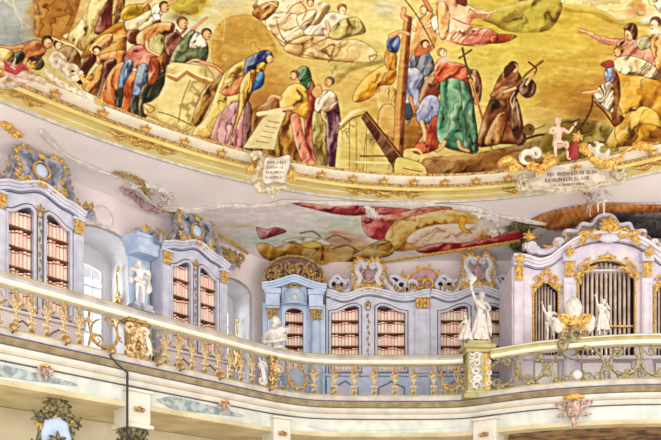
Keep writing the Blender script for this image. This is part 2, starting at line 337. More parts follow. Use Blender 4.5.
def paint_main():
    p = Paint(-70, -70, 731, 200, (218, 198, 128))
    B, F, L, H, A = p.blob, p.fill, p.line, p.head, p.limb
    # sky and clouds
    B(5, 15, 45, 45, (176, 184, 178), .95, hard=2); B(12, 38, 30, 14, (128, 134, 140), .6); B(-20, 10, 40, 40, (170, 176, 170), .8)
    B(52, 18, 24, 32, (178, 128, 54), .97, hard=2.2); B(50, 8, 15, 12, (206, 160, 84), .6); B(74, 12, 12, 24, (196, 156, 84), .6)
    B(150, 40, 60, 50, (208, 202, 160), .8); B(190, 45, 30, 60, (206, 204, 170), .85, hard=2); B(225, 6, 40, 12, (202, 202, 168), .8)
    B(188, 3, 22, 14, (188, 170, 62), .9, hard=2.5); B(244, 45, 34, 32, (198, 160, 72), .92, hard=2.5); B(236, 40, 16, 20, (210, 176, 96), .6)
    B(232, 62, 26, 12, (206, 178, 104), .6); B(255, 18, 36, 8, (222, 208, 140), .7)
    B(300, 75, 60, 26, (214, 182, 104), .7); B(262, 100, 34, 40, (188, 142, 66), .85, hard=1.6); B(268, 130, 20, 30, (140, 92, 44), .8)
    B(360, 30, 48, 50, (226, 212, 142), .9, hard=1.6); B(385, 8, 14, 10, (196, 196, 176), .7); B(372, 60, 30, 14, (202, 190, 112), .8)
    B(345, 78, 24, 50, (206, 176, 96), .7); B(540, 40, 90, 55, (208, 186, 82), .95, hard=2.2); B(560, 70, 60, 14, (216, 200, 110), .6)
    B(500, 15, 40, 22, (190, 176, 70), .7); B(560, 95, 60, 20, (186, 146, 56), .75); B(540, 60, 40, 8, (192, 160, 64), .6); B(590, 100, 40, 20, (176, 132, 48), .6)
    B(555, 20, 50, 6, (198, 172, 66), .6); B(600, 45, 26, 10, (206, 182, 76), .6); B(560, 50, 50, 6, (226, 208, 124), .45)
    B(505, 80, 20, 34, (214, 200, 108), .7); B(640, 90, 60, 60, (186, 136, 52), .7)
    F([(540, -5), (560, 3), (588, 6), (604, 12), (620, 20), (640, 16), (661, 18), (720, 10), (720, -40), (540, -40)], (222, 212, 150), (1.2, 26, .12), rim=.1)
    F([(546, 0), (570, 9), (600, 13), (618, 23), (640, 22), (700, 24), (700, 28), (636, 26), (612, 24), (590, 14), (566, 12)], (176, 158, 60), None, rim=0, alpha=.8)
    for (x, y, c) in [(630, 12, (222, 170, 116)), (640, 8, (206, 150, 100)), (648, 14, (226, 196, 150)), (636, 3, (190, 150, 80)), (655, 18, (214, 212, 180)), (646, 20, (200, 204, 190))]: B(x, y, 7, 4, c, .9, -.4, 2)
    F([(650, -10), (665, -10), (690, 20), (661, 14)], (206, 206, 180), (.6, 6, .3))
    F([(515, -8), (540, -8), (545, 6), (541, 14), (533, 18), (525, 14), (520, 4)], (160, 104, 52), (.3, 8, .4)); L([(538, 4), (544, 10), (541, 16)], 3, (206, 150, 96))
    F([(212, 62), (212, 40), (218, 24), (232, 16), (250, 15), (262, 22), (270, 36), (276, 50), (272, 62), (256, 72), (240, 76), (222, 74)], (202, 166, 82), (.9, 30, .14), rim=.25, warm=(150, 110, 50), blur=3)
    F([(36, -10), (34, 14), (34, 34), (42, 38), (56, 40), (66, 34), (74, 20), (78, -10)], (180, 132, 60), (.5, 22, .22), rim=.35, warm=(110, 70, 26), blur=3)
    F([(168, -6), (172, 8), (184, 15), (198, 12), (206, -2), (206, -10), (168, -10)], (190, 172, 70), (.9, 14, .15), rim=.2, blur=3)
    F([(330, 62), (346, 56), (360, 60), (392, 52), (396, 60), (370, 66), (350, 72), (336, 84)], (196, 184, 108), (1.2, 10, .2), rim=.1, blur=3, alpha=.7)
    for q in ([(214, 10), (224, 20), (222, 44)], [(4, 0), (18, 12), (22, 30)], [(12, -4), (16, 14), (30, 28)]): L(q, 1.5, (224, 210, 170), .4, .6)
    # far white figures on clouds
    F([(252, 4), (270, -2), (300, -4), (318, 0), (330, 6), (322, 20), (308, 34), (300, 50), (284, 48), (272, 34), (262, 22)], (230, 212, 160), (.5, 12, .3), rim=.12)
    F([(266, 18), (276, 12), (300, 16), (304, 30), (296, 42), (284, 46), (274, 36), (266, 28)], (236, 218, 170), (.9, 10, .35), rim=.35, warm=(150, 100, 50))
    F([(252, 12), (264, 3), (278, 2), (274, 12), (264, 20), (256, 18)], (196, 136, 60), (.8, 6, .4)); A([(262, 8), (270, 3), (276, 6)], 3, 2, (222, 176, 120))
    F([(283, 48), (300, 36), (314, 34), (336, 40), (358, 40), (376, 52), (370, 62), (350, 62), (324, 60), (296, 56)], (222, 196, 136), (1.0, 16, .3), rim=.25, warm=(150, 100, 50))
    for q in ([(285, 44), (296, 38), (310, 34)], [(300, 52), (318, 42), (332, 36)], [(322, 50), (334, 44), (330, 60)], [(340, 42), (338, 52), (328, 62)], [(270, 30), (282, 42), (300, 44)], [(276, 20), (280, 34), (286, 42)], [(300, 54), (330, 60), (352, 62)]): L(q, .9, (160, 110, 58), 1.6, .75)
    F([(318, 24), (326, 14), (336, 12), (344, 20), (340, 28), (330, 34), (316, 36), (304, 34), (306, 26)], (238, 226, 196), (.8, 7, .3), rim=.25)
    F([(338, 22), (352, 17), (360, 20), (365, 32), (352, 36), (336, 40), (328, 34)], (196, 184, 112), (.2, 8, .3), rim=.25); H(341, 10, 5, (214, 160, 106), (236, 226, 206), .2, .5, cover=(184, 120, 60)); B(341, 15, 3, 4, (240, 232, 210), .9)
    A([(326, 22), (328, 30), (326, 36)], 4, 2.5, (222, 178, 122)); H(309, 3, 4, (220, 176, 120), (190, 140, 80), .5, .2); F([(296, 18), (304, 12), (316, 10), (312, 22), (302, 30)], (232, 214, 170), (.8, 6, .3))
    for q in ([(256, 5), (262, 12)], [(300, 2), (306, 10), (302, 20)], [(286, 14), (292, 6), (300, 2)]): L(q, 1.4, (170, 120, 64), alpha=.7)
    # draped cloth above the left crowd
    F([(78, -10), (90, -4), (84, 14), (72, 30), (62, 36), (70, 42), (84, 52), (92, 44), (96, 22), (108, 4), (118, -10)], (224, 206, 140), (.35, 9, .38), rim=.35, warm=(140, 96, 40))
    L([(66, 0), (72, 12), (66, 26)], 1.6, (140, 92, 44), alpha=.7); L([(62, 2), (70, 6), (74, 16)], 1.2, (150, 100, 48), alpha=.7)
    F([(108, 0), (116, 4), (112, 24), (102, 34), (94, 32), (100, 14)], (128, 60, 44), (.3, 6, .4)); F([(114, -6), (124, -4), (122, 14), (112, 26)], (206, 160, 100), (.4, 6, .4))
    # left reclining figures
    F([(8, 52), (22, 44), (34, 40), (46, 44), (44, 54), (34, 62), (24, 64), (20, 74), (12, 76), (14, 62)], (190, 126, 70), (.8, 10, .35), rim=.4); A([(-4, 46), (10, 48), (22, 46)], 4, 5, (186, 124, 70)); A([(26, 60), (22, 68), (18, 76)], 6, 4, (196, 132, 76))
    F([(2, 66), (12, 54), (22, 52), (24, 58), (14, 66), (6, 70)], (48, 72, 46), (.5, 5, .4)); F([(-10, 48), (4, 48), (14, 54), (8, 60), (-10, 60)], (226, 196, 90), (.8, 5, .5)); B(2, 53, 4, 3, (250, 236, 190), .9)
    H(46, 43, 6, (180, 110, 66), (56, 36, 24), .4, .3); H(57, 46, 5, (206, 150, 110), (70, 44, 28), .3, 0); F([(28, 58), (38, 56), (44, 64), (38, 70), (28, 66)], (84, 56, 32), (.7, 5, .4)); B(31, 66, 4, 4, (222, 190, 70), .8)
    F([(58, 50), (70, 46), (80, 56), (78, 70), (66, 72), (56, 64)], (150, 108, 62), (.4, 7, .4)); L([(52, 38), (62, 42), (74, 46)], 1.6, (230, 212, 160), alpha=.9)
    # ochre robed man
    F([(80, 58), (88, 44), (97, 36), (108, 28), (120, 22), (127, 26), (126, 44), (124, 58), (112, 62), (96, 60), (86, 58)], (200, 146, 50), (.9, 12, .42), rim=.35, warm=(120, 68, 24))
    F([(88, 50), (100, 36), (112, 34), (110, 44), (98, 52)], (222, 176, 88), (.9, 8, .3), rim=.25); F([(96, 56), (124, 50), (124, 62), (116, 70), (100, 66)], (214, 140, 70), (.2, 9, .4))
    A([(108, 38), (98, 46), (92, 52)], 5, 4, (206, 150, 96)); H(97, 51, 4.5, (204, 140, 104), (110, 60, 40), -.6, 2.4)
    F([(82, 62), (92, 54), (96, 60), (88, 72), (82, 84), (76, 80)], (110, 52, 32), (.5, 6, .5)); F([(104, 62), (116, 60), (112, 76), (104, 92), (100, 102), (96, 92)], (104, 50, 30), (.3, 6, .5))
    F([(82, 84), (92, 72), (102, 64), (100, 84), (94, 96), (84, 90)], (206, 150, 70), (.6, 7, .4)); F([(98, 100), (108, 74), (120, 62), (128, 68), (126, 92), (122, 112), (112, 108), (104, 104)], (196, 106, 44), (.25, 7, .45), rim=.35)
    F([(120, 78), (136, 72), (138, 96), (132, 112), (122, 110)], (200, 104, 44), (.2, 6, .45))
    # yellow turbaned man
    F([(120, 14), (126, 6), (138, 4), (148, 4), (150, 12), (144, 20), (130, 22), (122, 20)], (206, 172, 44), (.9, 7, .45), rim=.4, warm=(110, 80, 20)); F([(124, 22), (134, 18), (150, 10), (158, 14), (154, 24), (140, 32), (128, 32)], (226, 206, 160), (.9, 7, .35), rim=.35)
    F([(127, 30), (142, 30), (154, 22), (160, 20), (160, 28), (150, 36), (138, 44), (128, 42)], (140, 74, 44), (.6, 6, .45)); F([(151, 8), (158, 3), (164, 10), (158, 18), (152, 16)], (232, 222, 190), (.5, 5, .3)); H(163, 8, 5.5, (196, 118, 72), (110, 62, 34), .3, -.3); F([(152, 14), (158, 14), (160, 19), (154, 20)], (236, 232, 220))
    A([(143, 6), (150, 0), (156, -4)], 3.4, 2.4, (200, 140, 90)); A([(168, 4), (176, 0), (182, -4)], 3, 2, (200, 140, 90))
    # orange jacket, pink tunic and blue stockings
    F([(136, 36), (148, 26), (162, 22), (174, 24), (172, 34), (166, 44), (170, 58), (164, 72), (152, 70), (144, 56), (138, 48)], (200, 140, 72), (.5, 9, .45), rim=.35); F([(148, 40), (160, 34), (168, 42), (162, 54), (152, 56)], (180, 168, 96), (.4, 5, .4))
    F([(164, 38), (176, 32), (182, 40), (178, 54), (168, 56)], (120, 56, 34), (.5, 5, .45)); H(181, 24, 6, (196, 124, 80), (104, 66, 40), .2, -.2); B(178, 17, 7, 4, (150, 120, 86), .8); L([(176, 30), (180, 34), (186, 28)], 2.4, (150, 110, 70)); A([(192, 30), (198, 24), (206, 18)], 3, 2.4, (204, 138, 92))
    F([(124, 58), (130, 48), (140, 44), (148, 52), (156, 54), (152, 66), (144, 70), (134, 68), (126, 66)], (212, 140, 118), (.8, 7, .35), rim=.35, warm=(140, 60, 50)); A([(146, 42), (148, 50), (158, 55)], 4.2, 3, (214, 156, 112))
    F([(124, 62), (132, 60), (132, 70), (126, 80), (122, 90), (118, 92), (118, 80)], (124, 146, 172), (.2, 5, .4), warm=(50, 60, 80)); F([(138, 66), (146, 64), (148, 76), (142, 88), (138, 98), (132, 96), (134, 82)], (130, 150, 176), (.2, 5, .4), warm=(50, 60, 80))
    F([(114, 92), (122, 88), (122, 104), (116, 108)], (84, 84, 70), (.2, 3, .3)); F([(130, 98), (138, 96), (140, 112), (136, 120), (130, 112)], (74, 72, 56), (.2, 3, .3)); F([(148, 70), (166, 72), (162, 96), (142, 120), (138, 104), (144, 86)], (92, 92, 62), (.8, 7, .5), warm=(40, 40, 30)); F([(150, 58), (160, 64), (156, 80), (148, 84)], (176, 92, 46), (.3, 5, .45))
    # green robed man
    F([(170, 60), (176, 46), (186, 34), (194, 30), (198, 40), (206, 42), (208, 52), (204, 62), (190, 62), (178, 64)], (92, 106, 66), (.8, 8, .5), rim=.4, warm=(30, 40, 26)); F([(189, 42), (196, 32), (204, 38), (206, 46), (198, 48), (190, 48)], (240, 232, 206), (.8, 5, .3), rim=.3); H(205, 35, 5.6, (190, 112, 64), (96, 52, 28), .4, -.2)
    A([(186, 64), (194, 60), (204, 62)], 3, 2.4, (210, 150, 100))
    # stone pedestals left
    F([(166, 66), (172, 62), (190, 64), (206, 66), (214, 76), (212, 92), (206, 108), (196, 126), (186, 132), (165, 124), (144, 114), (142, 104), (150, 102), (158, 96), (164, 84)], (226, 206, 138), (.5, 24, .2), rim=.3, warm=(150, 110, 50), smooth=False)
    L([(168, 76), (176, 80), (186, 72), (196, 78), (210, 84)], 4, (180, 132, 64), smooth=False, alpha=.85); L([(168, 74), (176, 77), (186, 69), (196, 75), (212, 80)], 1.6, (240, 224, 170), smooth=False)
    L([(190, 80), (182, 100), (178, 122)], 1.2, (176, 140, 70)); L([(158, 112), (172, 116), (192, 126)], 1, (150, 110, 60)); L([(146, 104), (154, 108), (150, 113), (146, 110)], 1.6, (180, 140, 70)); L([(206, 84), (200, 100), (190, 124)], 1.4, (170, 120, 60))
    F([(196, 104), (202, 90), (214, 80), (222, 72), (224, 84), (214, 96), (206, 112), (198, 126), (192, 122)], (190, 150, 72), (.6, 8, .4)); A([(200, 62), (214, 66), (222, 72)], 4, 3, (190, 110, 66))
    # blue veiled woman
    F([(206, 116), (214, 96), (222, 76), (234, 64), (246, 58), (252, 62), (242, 84), (240, 106), (232, 134), (196, 140), (192, 132)], (214, 182, 84), (.35, 10, .45), rim=.32, warm=(130, 84, 30))
    F([(222, 86), (234, 76), (244, 78), (240, 92), (228, 96), (222, 94)], (206, 126, 76), (.7, 7, .35), rim=.35); F([(224, 78), (232, 66), (246, 60), (248, 66), (238, 74), (230, 86), (224, 88)], (230, 200, 110), (.8, 7, .35), rim=.35); A([(226, 84), (222, 88), (220, 92)], 3, 3, (214, 150, 90))
    F([(245, 60), (254, 54), (264, 50), (272, 54), (266, 64), (256, 68), (248, 80), (244, 74)], (70, 84, 128), (.8, 6, .45), rim=.3, warm=(24, 28, 50)); H(268, 59, 4.6, (200, 130, 76), (86, 60, 50), .2, .1, cover=(72, 88, 134)); F([(256, 66), (264, 62), (264, 70), (258, 76)], (226, 186, 80), (.6, 4, .4))
    F([(250, 82), (258, 72), (264, 74), (262, 86), (252, 92), (247, 102), (245, 94)], (42, 104, 158), (.6, 5, .4), rim=.3, warm=(20, 40, 70)); F([(240, 84), (250, 70), (256, 74), (250, 92), (244, 114), (236, 136), (232, 134), (238, 110)], (222, 176, 76), (.15, 6, .45), rim=.3)
    F([(210, 136), (218, 116), (230, 104), (238, 102), (234, 122), (228, 142), (218, 148), (210, 146)], (206, 160, 158), (.3, 6, .35), rim=.35, warm=(130, 76, 80)); F([(228, 150), (236, 126), (244, 106), (248, 106), (246, 130), (244, 154), (236, 154)], (192, 126, 132), (.15, 6, .4), rim=.35, warm=(110, 50, 60)); F([(244, 108), (250, 104), (254, 130), (250, 158), (242, 154)], (96, 48, 50), (.1, 5, .4))
    B(205, 140, 10, 5, (150, 90, 50), .8); B(222, 148, 8, 4, (150, 70, 50), .7)
    # scholar with parchment and hooded companion
    F([(268, 152), (274, 126), (280, 108), (292, 106), (300, 124), (304, 162), (284, 162)], (180, 130, 52), (.1, 7, .5), rim=.3, warm=(100, 60, 20)); F([(252, 112), (262, 104), (274, 96), (278, 110), (264, 148), (252, 144)], (160, 110, 54), (.4, 8, .35))
    F([(270, 112), (286, 112), (278, 132), (274, 150), (242, 148), (250, 136), (262, 118)], (220, 206, 152), None, smooth=False, rim=.3, warm=(120, 84, 40))
    for k in range(5): L([(268-k*3, 121+k*5), (279-k*2.6, 123+k*5)], .7, (150, 120, 76), alpha=.8)
    F([(300, 82), (310, 78), (316, 92), (318, 120), (322, 165), (306, 164), (304, 130), (302, 104)], (164, 66, 40), (.1, 7, .45), rim=.3, warm=(80, 26, 18)); F([(296, 72), (302, 66), (308, 68), (311, 78), (308, 90), (302, 86)], (84, 120, 80), (.3, 5, .4), warm=(30, 50, 30)); H(294, 76, 4.6, (206, 142, 92), (150, 90, 50), .1, 3.3)
    F([(280, 98), (288, 86), (300, 84), (308, 94), (308, 112), (304, 118), (292, 112), (280, 108)], (228, 184, 74), (.7, 8, .4), rim=.3, warm=(150, 90, 20)); A([(292, 108), (276, 110), (260, 114)], 4.5, 3.6, (216, 166, 116)); A([(280, 98), (272, 96), (268, 100)], 4, 3.2, (206, 150, 96)); L([(258, 114), (280, 111)], 4.2, (234, 214, 160))
    F([(290, 116), (298, 114), (302, 130), (308, 150), (316, 168), (306, 168), (296, 148), (292, 130)], (232, 150, 122), (.2, 6, .35), rim=.3, warm=(160, 70, 50))
    F([(312, 116), (318, 108), (328, 110), (328, 140), (326, 168), (318, 166), (312, 140)], (182, 166, 92), (.1, 6, .45)); F([(326, 108), (336, 100), (340, 118), (342, 150), (348, 170), (330, 170), (326, 140)], (122, 72, 92), (.12, 6, .45), rim=.3, warm=(60, 26, 44))
    F([(314, 104), (318, 94), (328, 90), (336, 96), (336, 108), (326, 112), (316, 112)], (232, 216, 190), (.6, 6, .4), rim=.35); H(329, 83, 5, (184, 116, 70), (110, 70, 60), .3, 3.6, cover=(128, 112, 116)); F([(311, 92), (318, 84), (322, 92), (316, 98)], (216, 170, 110)); A([(322, 112), (322, 116), (326, 122)], 3, 2, (220, 180, 130))
    # ochre seated figure with orange cloth
    F([(334, 172), (338, 128), (352, 112), (372, 106), (392, 112), (396, 172)], (220, 202, 122), (.05, 26, .22), rim=.3, warm=(150, 116, 50), smooth=False)
    F([(362, 176), (366, 130), (384, 126), (392, 140), (394, 176)], (206, 186, 104), (.05, 14, .25), smooth=False, rim=.3, warm=(140, 100, 40)); L([(340, 124), (352, 112), (374, 106), (390, 112)], 3, (236, 222, 160), smooth=False); L([(336, 132), (352, 118), (364, 114)], 2, (170, 130, 60), smooth=False)
    for x in (349, 356, 366, 388): L([(x, 122), (x, 170)], .9, (166, 130, 66), alpha=.8)
    L([(360, 156), (388, 156)], 2, (160, 124, 60)); L([(356, 162), (390, 163)], 2, (240, 226, 160))
    B(386, 108, 24, 14, (206, 166, 86), .85, hard=2); F([(376, 92), (388, 84), (396, 92), (396, 112), (380, 112)], (216, 180, 104), (.5, 10, .3), rim=.1)
    F([(400, 112), (412, 104), (424, 118), (426, 134), (418, 148), (404, 150), (396, 142), (378, 128), (380, 108), (390, 104)], (196, 146, 66), (.8, 24, .3), rim=.4, warm=(110, 66, 26)); B(392, 118, 10, 12, (228, 196, 120), .7)
    F([(352, 100), (356, 88), (366, 76), (378, 68), (392, 62), (396, 74), (392, 84), (380, 86), (372, 96), (360, 102)], (230, 168, 36), (.8, 9, .4), rim=.38, warm=(150, 80, 16)); F([(384, 60), (386, 50), (394, 46), (396, 66), (388, 70)], (216, 140, 34), (.3, 6, .4))
    F([(386, 46), (388, 38), (395, 34), (400, 40), (397, 52), (390, 52)], (92, 108, 150), (.5, 5, .4), warm=(36, 44, 80)); F([(402, 56), (408, 44), (416, 46), (417, 58), (412, 66), (404, 68)], (212, 150, 48), (.4, 5, .4))
    # grey-blue figure behind the cross
    F([(400, 172), (425, 158), (470, 154), (560, 138), (600, 150), (600, 190), (400, 190)], (146, 100, 46), (1.3, 12, .4), rim=.15, warm=(80, 54, 20)); B(500, 158, 50, 8, (178, 136, 62), .6); B(560, 150, 30, 14, (122, 108, 44), .7)
    F([(406, 72), (410, 58), (418, 48), (428, 52), (434, 66), (428, 76), (416, 76)], (132, 136, 148), (.6, 7, .45), rim=.35, warm=(50, 50, 62)); F([(398, 106), (400, 84), (404, 70), (416, 68), (424, 78), (420, 96), (414, 108), (404, 112)], (160, 166, 190), (.25, 7, .45), rim=.35, warm=(70, 72, 96))
    F([(418, 100), (424, 82), (434, 74), (442, 82), (436, 100), (424, 104)], (150, 84, 46), (.5, 6, .4)); F([(416, 110), (426, 96), (438, 98), (438, 114), (428, 124), (418, 124)], (152, 158, 194), (.4, 8, .38), rim=.35, warm=(66, 64, 96)); A([(410, 98), (412, 106), (414, 112)], 5, 3.4, (160, 96, 60)); F([(402, 106), (410, 104), (412, 116), (406, 120)], (90, 94, 104))
    F([(412, 150), (420, 138), (426, 128), (434, 116), (440, 122), (438, 146), (430, 152), (418, 154)], (206, 102, 62), (.4, 6, .4), rim=.35, warm=(110, 40, 24)); A([(421, 122), (424, 132), (424, 140)], 5, 4, (210, 150, 104)); F([(414, 146), (422, 142), (426, 150), (418, 154)], (214, 120, 84))
    # angel and flying pink figure
    F([(404, 44), (410, 24), (418, 12), (430, 10), (436, 24), (436, 40), (430, 52), (424, 50), (410, 54)], (232, 190, 130), (.4, 10, .35), rim=.25, warm=(170, 110, 56)); H(424, 10, 4.6, (226, 176, 124), (206, 150, 90), .2, 2.8); A([(414, 30), (406, 18), (402, 8)], 4.4, 3, (216, 156, 104)); A([(424, 28), (434, 24), (440, 22)], 4, 3, (226, 176, 124)); F([(430, 20), (440, 14), (444, 26), (436, 34)], (240, 224, 190), (.5, 5, .3))
    F([(414, 56), (418, 44), (426, 40), (430, 48), (424, 54)], (196, 120, 70)); H(424, 45, 4.4, (206, 140, 92), (86, 50, 34), .3, -.2)
    F([(484, 12), (510, 4), (548, -4), (562, 6), (548, 30), (510, 32), (492, 24), (478, 18)], (186, 172, 72), (.9, 14, .25), rim=.15)
    F([(436, 4), (444, -4), (462, 2), (474, 8), (490, 12), (488, 18), (474, 18), (470, 26), (488, 30), (500, 36), (488, 44), (470, 46), (456, 44), (446, 40), (438, 24)], (236, 190, 150), (.9, 12, .35), rim=.28, warm=(180, 96, 70))
    F([(462, 44), (470, 34), (486, 28), (498, 34), (510, 36), (504, 42), (484, 44)], (224, 150, 124), (.9, 7, .35), rim=.3, warm=(160, 70, 50)); F([(490, 36), (502, 34), (516, 36), (506, 42), (492, 43)], (190, 90, 56), (.9, 5, .3)); F([(438, 2), (448, 8), (448, 32), (442, 40), (438, 30)], (244, 196, 130), (.2, 6, .3))
    F([(452, -8), (456, 2), (466, 6), (464, -8)], (140, 70, 50)); L([(452, 18), (466, 24), (482, 26)], 1.4, (200, 120, 96)); L([(456, 32), (450, 40), (460, 44)], 1.6, (206, 110, 80)); A([(476, 12), (486, 13), (496, 11)], 3.4, 2.4, (230, 180, 130)); A([(430, 10), (424, 0), (420, -8)], 5, 4, (170, 96, 50))
    for (x, y) in ((436, 48), (444, 46), (450, 44)): B(x, y, 4, 4, (234, 196, 120), .8)
    # saint in red cape and green robe
    F([(440, 80), (452, 74), (466, 76), (472, 88), (474, 112), (478, 150), (462, 152), (440, 144), (436, 124), (440, 100)], (120, 168, 134), (.25, 10, .42), rim=.35, warm=(36, 76, 62)); F([(460, 78), (468, 80), (474, 112), (477, 148), (464, 148), (462, 110)], (84, 134, 108), (.1, 6, .4))
    F([(434, 76), (434, 66), (440, 58), (450, 62), (462, 64), (472, 72), (468, 82), (452, 78), (440, 82)], (214, 104, 66), (.9, 6, .4), rim=.35, warm=(120, 36, 24)); F([(466, 72), (476, 70), (481, 82), (480, 100), (474, 104), (470, 86)], (130, 70, 40), (.2, 5, .45)); A([(472, 84), (474, 78), (468, 76)], 4, 3, (206, 146, 96))
    H(442, 54, 5, (218, 160, 116), (190, 150, 110), -.4, -1.2); B(444, 60, 5, 4, (232, 214, 190), .85); L([(458, 74), (466, 58), (468, 50)], 0.1, (0, 0, 0), alpha=0); A([(444, 142), (441, 148), (436, 151)], 4.5, 3.4, (210, 140, 84)); A([(458, 142), (460, 148), (468, 151)], 4.5, 3.4, (206, 132, 80))
    L([(462, 48), (466, 66), (472, 82)], 2.2, (104, 102, 70)); L([(459, 58), (471, 50)], 2, (104, 102, 70), smooth=False); L([(470, 80), (480, 112), (491, 150)], 3, (206, 156, 92), smooth=False); L([(470.6, 82), (480.6, 113), (491.8, 150)], 1, (140, 90, 46), smooth=False)
    # kneeling friar
    F([(478, 146), (482, 120), (490, 98), (498, 78), (508, 68), (518, 72), (522, 84), (516, 96), (512, 106), (518, 122), (526, 138), (520, 144), (500, 144)], (146, 90, 42), (.45, 10, .5), rim=.4, warm=(70, 36, 16)); F([(484, 144), (490, 126), (500, 112), (508, 116), (504, 132), (498, 144)], (186, 128, 66), (.3, 7, .4), rim=.25); F([(514, 96), (520, 110), (524, 140), (516, 144), (510, 120)], (112, 64, 32), (.2, 5, .45))
    F([(490, 94), (500, 86), (512, 88), (514, 96), (502, 100), (492, 98)], (160, 100, 52), (.9, 6, .4)); H(513, 68, 5.4, (200, 136, 90), (60, 36, 22), -.2, .15); F([(504, 68), (510, 64), (516, 66), (510, 74), (504, 78)], (100, 56, 28)); F([(520, 84), (528, 78), (535, 84), (534, 94), (526, 98), (519, 92)], (90, 50, 28), (.5, 5, .45), rim=.4)
    L([(510, 92), (526, 74), (542, 61)], 2.6, (150, 110, 56), smooth=False); L([(528, 62), (536, 69), (532, 76)], 1.8, (120, 84, 42)); A([(504, 92), (510, 90), (515, 88)], 3.6, 3, (214, 156, 110)); A([(526, 84), (530, 78), (533, 73)], 3, 2.2, (206, 150, 96)); L([(514, 92), (510, 100), (512, 108)], .9, (220, 196, 150)); L([(516, 102), (518, 120)], .9, (210, 180, 130))
    F([(522, 132), (524, 126), (530, 124), (534, 128), (532, 134), (526, 135)], (150, 110, 60), rim=.5); B(530, 129, 1.6, 1.6, (60, 40, 24), .9); L([(533, 130), (540, 127), (544, 125)], 1, (140, 100, 50)); L([(522, 140), (534, 136), (546, 134)], 2.6, (120, 76, 36)); L([(524, 144), (536, 140), (548, 137)], 1.6, (190, 150, 80))
    # green bank
    F([(540, 140), (556, 124), (572, 118), (600, 122), (616, 134), (612, 160), (560, 166), (540, 156)], (150, 132, 54), (1.0, 14, .35), rim=.2, warm=(84, 62, 24)); B(585, 112, 16, 10, (140, 100, 44), .7); B(560, 130, 14, 6, (186, 166, 70), .6)
    L([(592, 96), (591, 108), (584, 122), (578, 130)], 2, (110, 66, 34)); L([(594, 102), (604, 112), (614, 126)], 2, (120, 74, 36)); L([(560, 168), (575, 150), (580, 130), (578, 118)], .8, (120, 90, 40), alpha=.6)
    # gold robed priest and companions at the right
    A([(614, 41), (606, 42), (592, 35)], 7, 5.4, (176, 108, 88)); A([(624, 42), (612, 42), (602, 38)], 8, 6, (190, 122, 96)); A([(592, 34), (585, 32), (579, 30)], 4.6, 3, (214, 158, 104)); L([(586, 31), (580, 27)], 1.6, (214, 158, 104)); L([(585, 33), (578, 33)], 1.5, (206, 146, 96))
    F([(616, 44), (626, 38), (640, 42), (656, 56), (661, 80), (690, 90), (690, 120), (640, 90), (622, 66)], (206, 150, 124), (.7, 9, .4), rim=.35, warm=(120, 64, 46)); H(630, 33, 7, (206, 140, 92), (130, 78, 40), .1, 2.2); F([(623, 28), (630, 23), (636, 26), (637, 36), (633, 40), (630, 32)], (126, 74, 38), (.5, 3, .4)); F([(636, 40), (648, 36), (650, 46), (640, 50)], (176, 170, 130), (.5, 5, .3))
    F([(650, 38), (661, 34), (720, 50), (720, 110), (664, 84), (654, 60)], (234, 156, 76), (.3, 8, .4), rim=.3); H(655, 24, 6, (214, 156, 110), (170, 120, 90), .1, 2.6, cover=(150, 90, 60)); B(655, 31, 6, 5, (236, 226, 206), .9)
    F([(612, 66), (622, 60), (640, 62), (661, 76), (720, 100), (720, 170), (661, 146), (630, 146), (606, 146), (612, 130), (622, 116), (616, 100), (612, 86)], (216, 164, 52), (.45, 13, .42), rim=.3, warm=(124, 76, 22)); F([(614, 132), (624, 112), (640, 106), (656, 112), (664, 130), (650, 124), (634, 128), (622, 146)], (232, 188, 82), (.8, 8, .35), rim=.3)
    F([(612, 72), (618, 76), (620, 96), (616, 112), (624, 118), (614, 126), (610, 104)], (150, 94, 40), (.1, 4, .4)); F([(613, 66), (616, 58), (630, 56), (648, 62), (661, 74), (656, 80), (640, 76), (622, 74)], (224, 212, 166), (.9, 8, .35), rim=.3); F([(604, 72), (608, 64), (613, 66), (612, 82), (606, 82)], (168, 182, 204), (.3, 4, .35), warm=(80, 84, 110))
    F([(594, 92), (602, 84), (611, 82), (614, 98), (612, 112), (604, 108), (596, 100)], (236, 226, 196), (.5, 6, .4), rim=.35); A([(597, 91), (590, 92), (582, 93)], 4, 2.6, (212, 156, 104)); H(618, 52, 5, (206, 142, 98), (84, 50, 30), .2, 2.8); B(621, 49, 5, 2.2, (196, 150, 60), .9); B(612, 58, 4, 2.4, (226, 170, 120), .8); F([(600, 64), (610, 60), (614, 66), (606, 68)], (170, 84, 70))
    # the tall cross
    L([(400, -6), (418, 18), (434, 48)], 1.4, (150, 110, 56)); F([(404, 15), (411.5, 17), (404.5, 110), (402, 172), (392, 172), (394.5, 108)], (150, 92, 52), (.05, 9, .2), smooth=False, rim=.25); F([(404, 15), (407, 16), (400, 110), (397.5, 172), (392, 172), (394.5, 108)], (206, 156, 92), smooth=False, rim=.1)
    F([(361, 118), (366, 111), (414, 171), (412, 176), (398, 176)], (116, 70, 42), (.7, 5, .25), smooth=False, rim=.3); L([(364, 112), (412, 172)], 1.2, (170, 120, 70), smooth=False); A([(390, 36), (400, 32), (408, 34)], 5, 4, (206, 138, 92)); A([(404, 10), (402, 16), (406, 20)], 5, 4, (206, 140, 96))
    L([(406, 150), (418, 150), (422, 158), (416, 164), (410, 160), (414, 156)], 2.2, (226, 204, 120)); F([(396, 158), (412, 160), (424, 166), (424, 176), (396, 176)], (222, 200, 120), None, rim=.3); L([(402, 168), (422, 172)], 1, (160, 120, 56))
    p.C += (np.clip(p.vn(p.U/16+p.n1*.8, p.Vv/3.2+p.n1*1.5)+.6*p.vn(p.U/6+p.n1, p.Vv/1.8)-.8, -1, 1)*np.where(p.U > 330, 20, 14))[..., None]*np.array((.9, 1, .9)); p.finish(9)
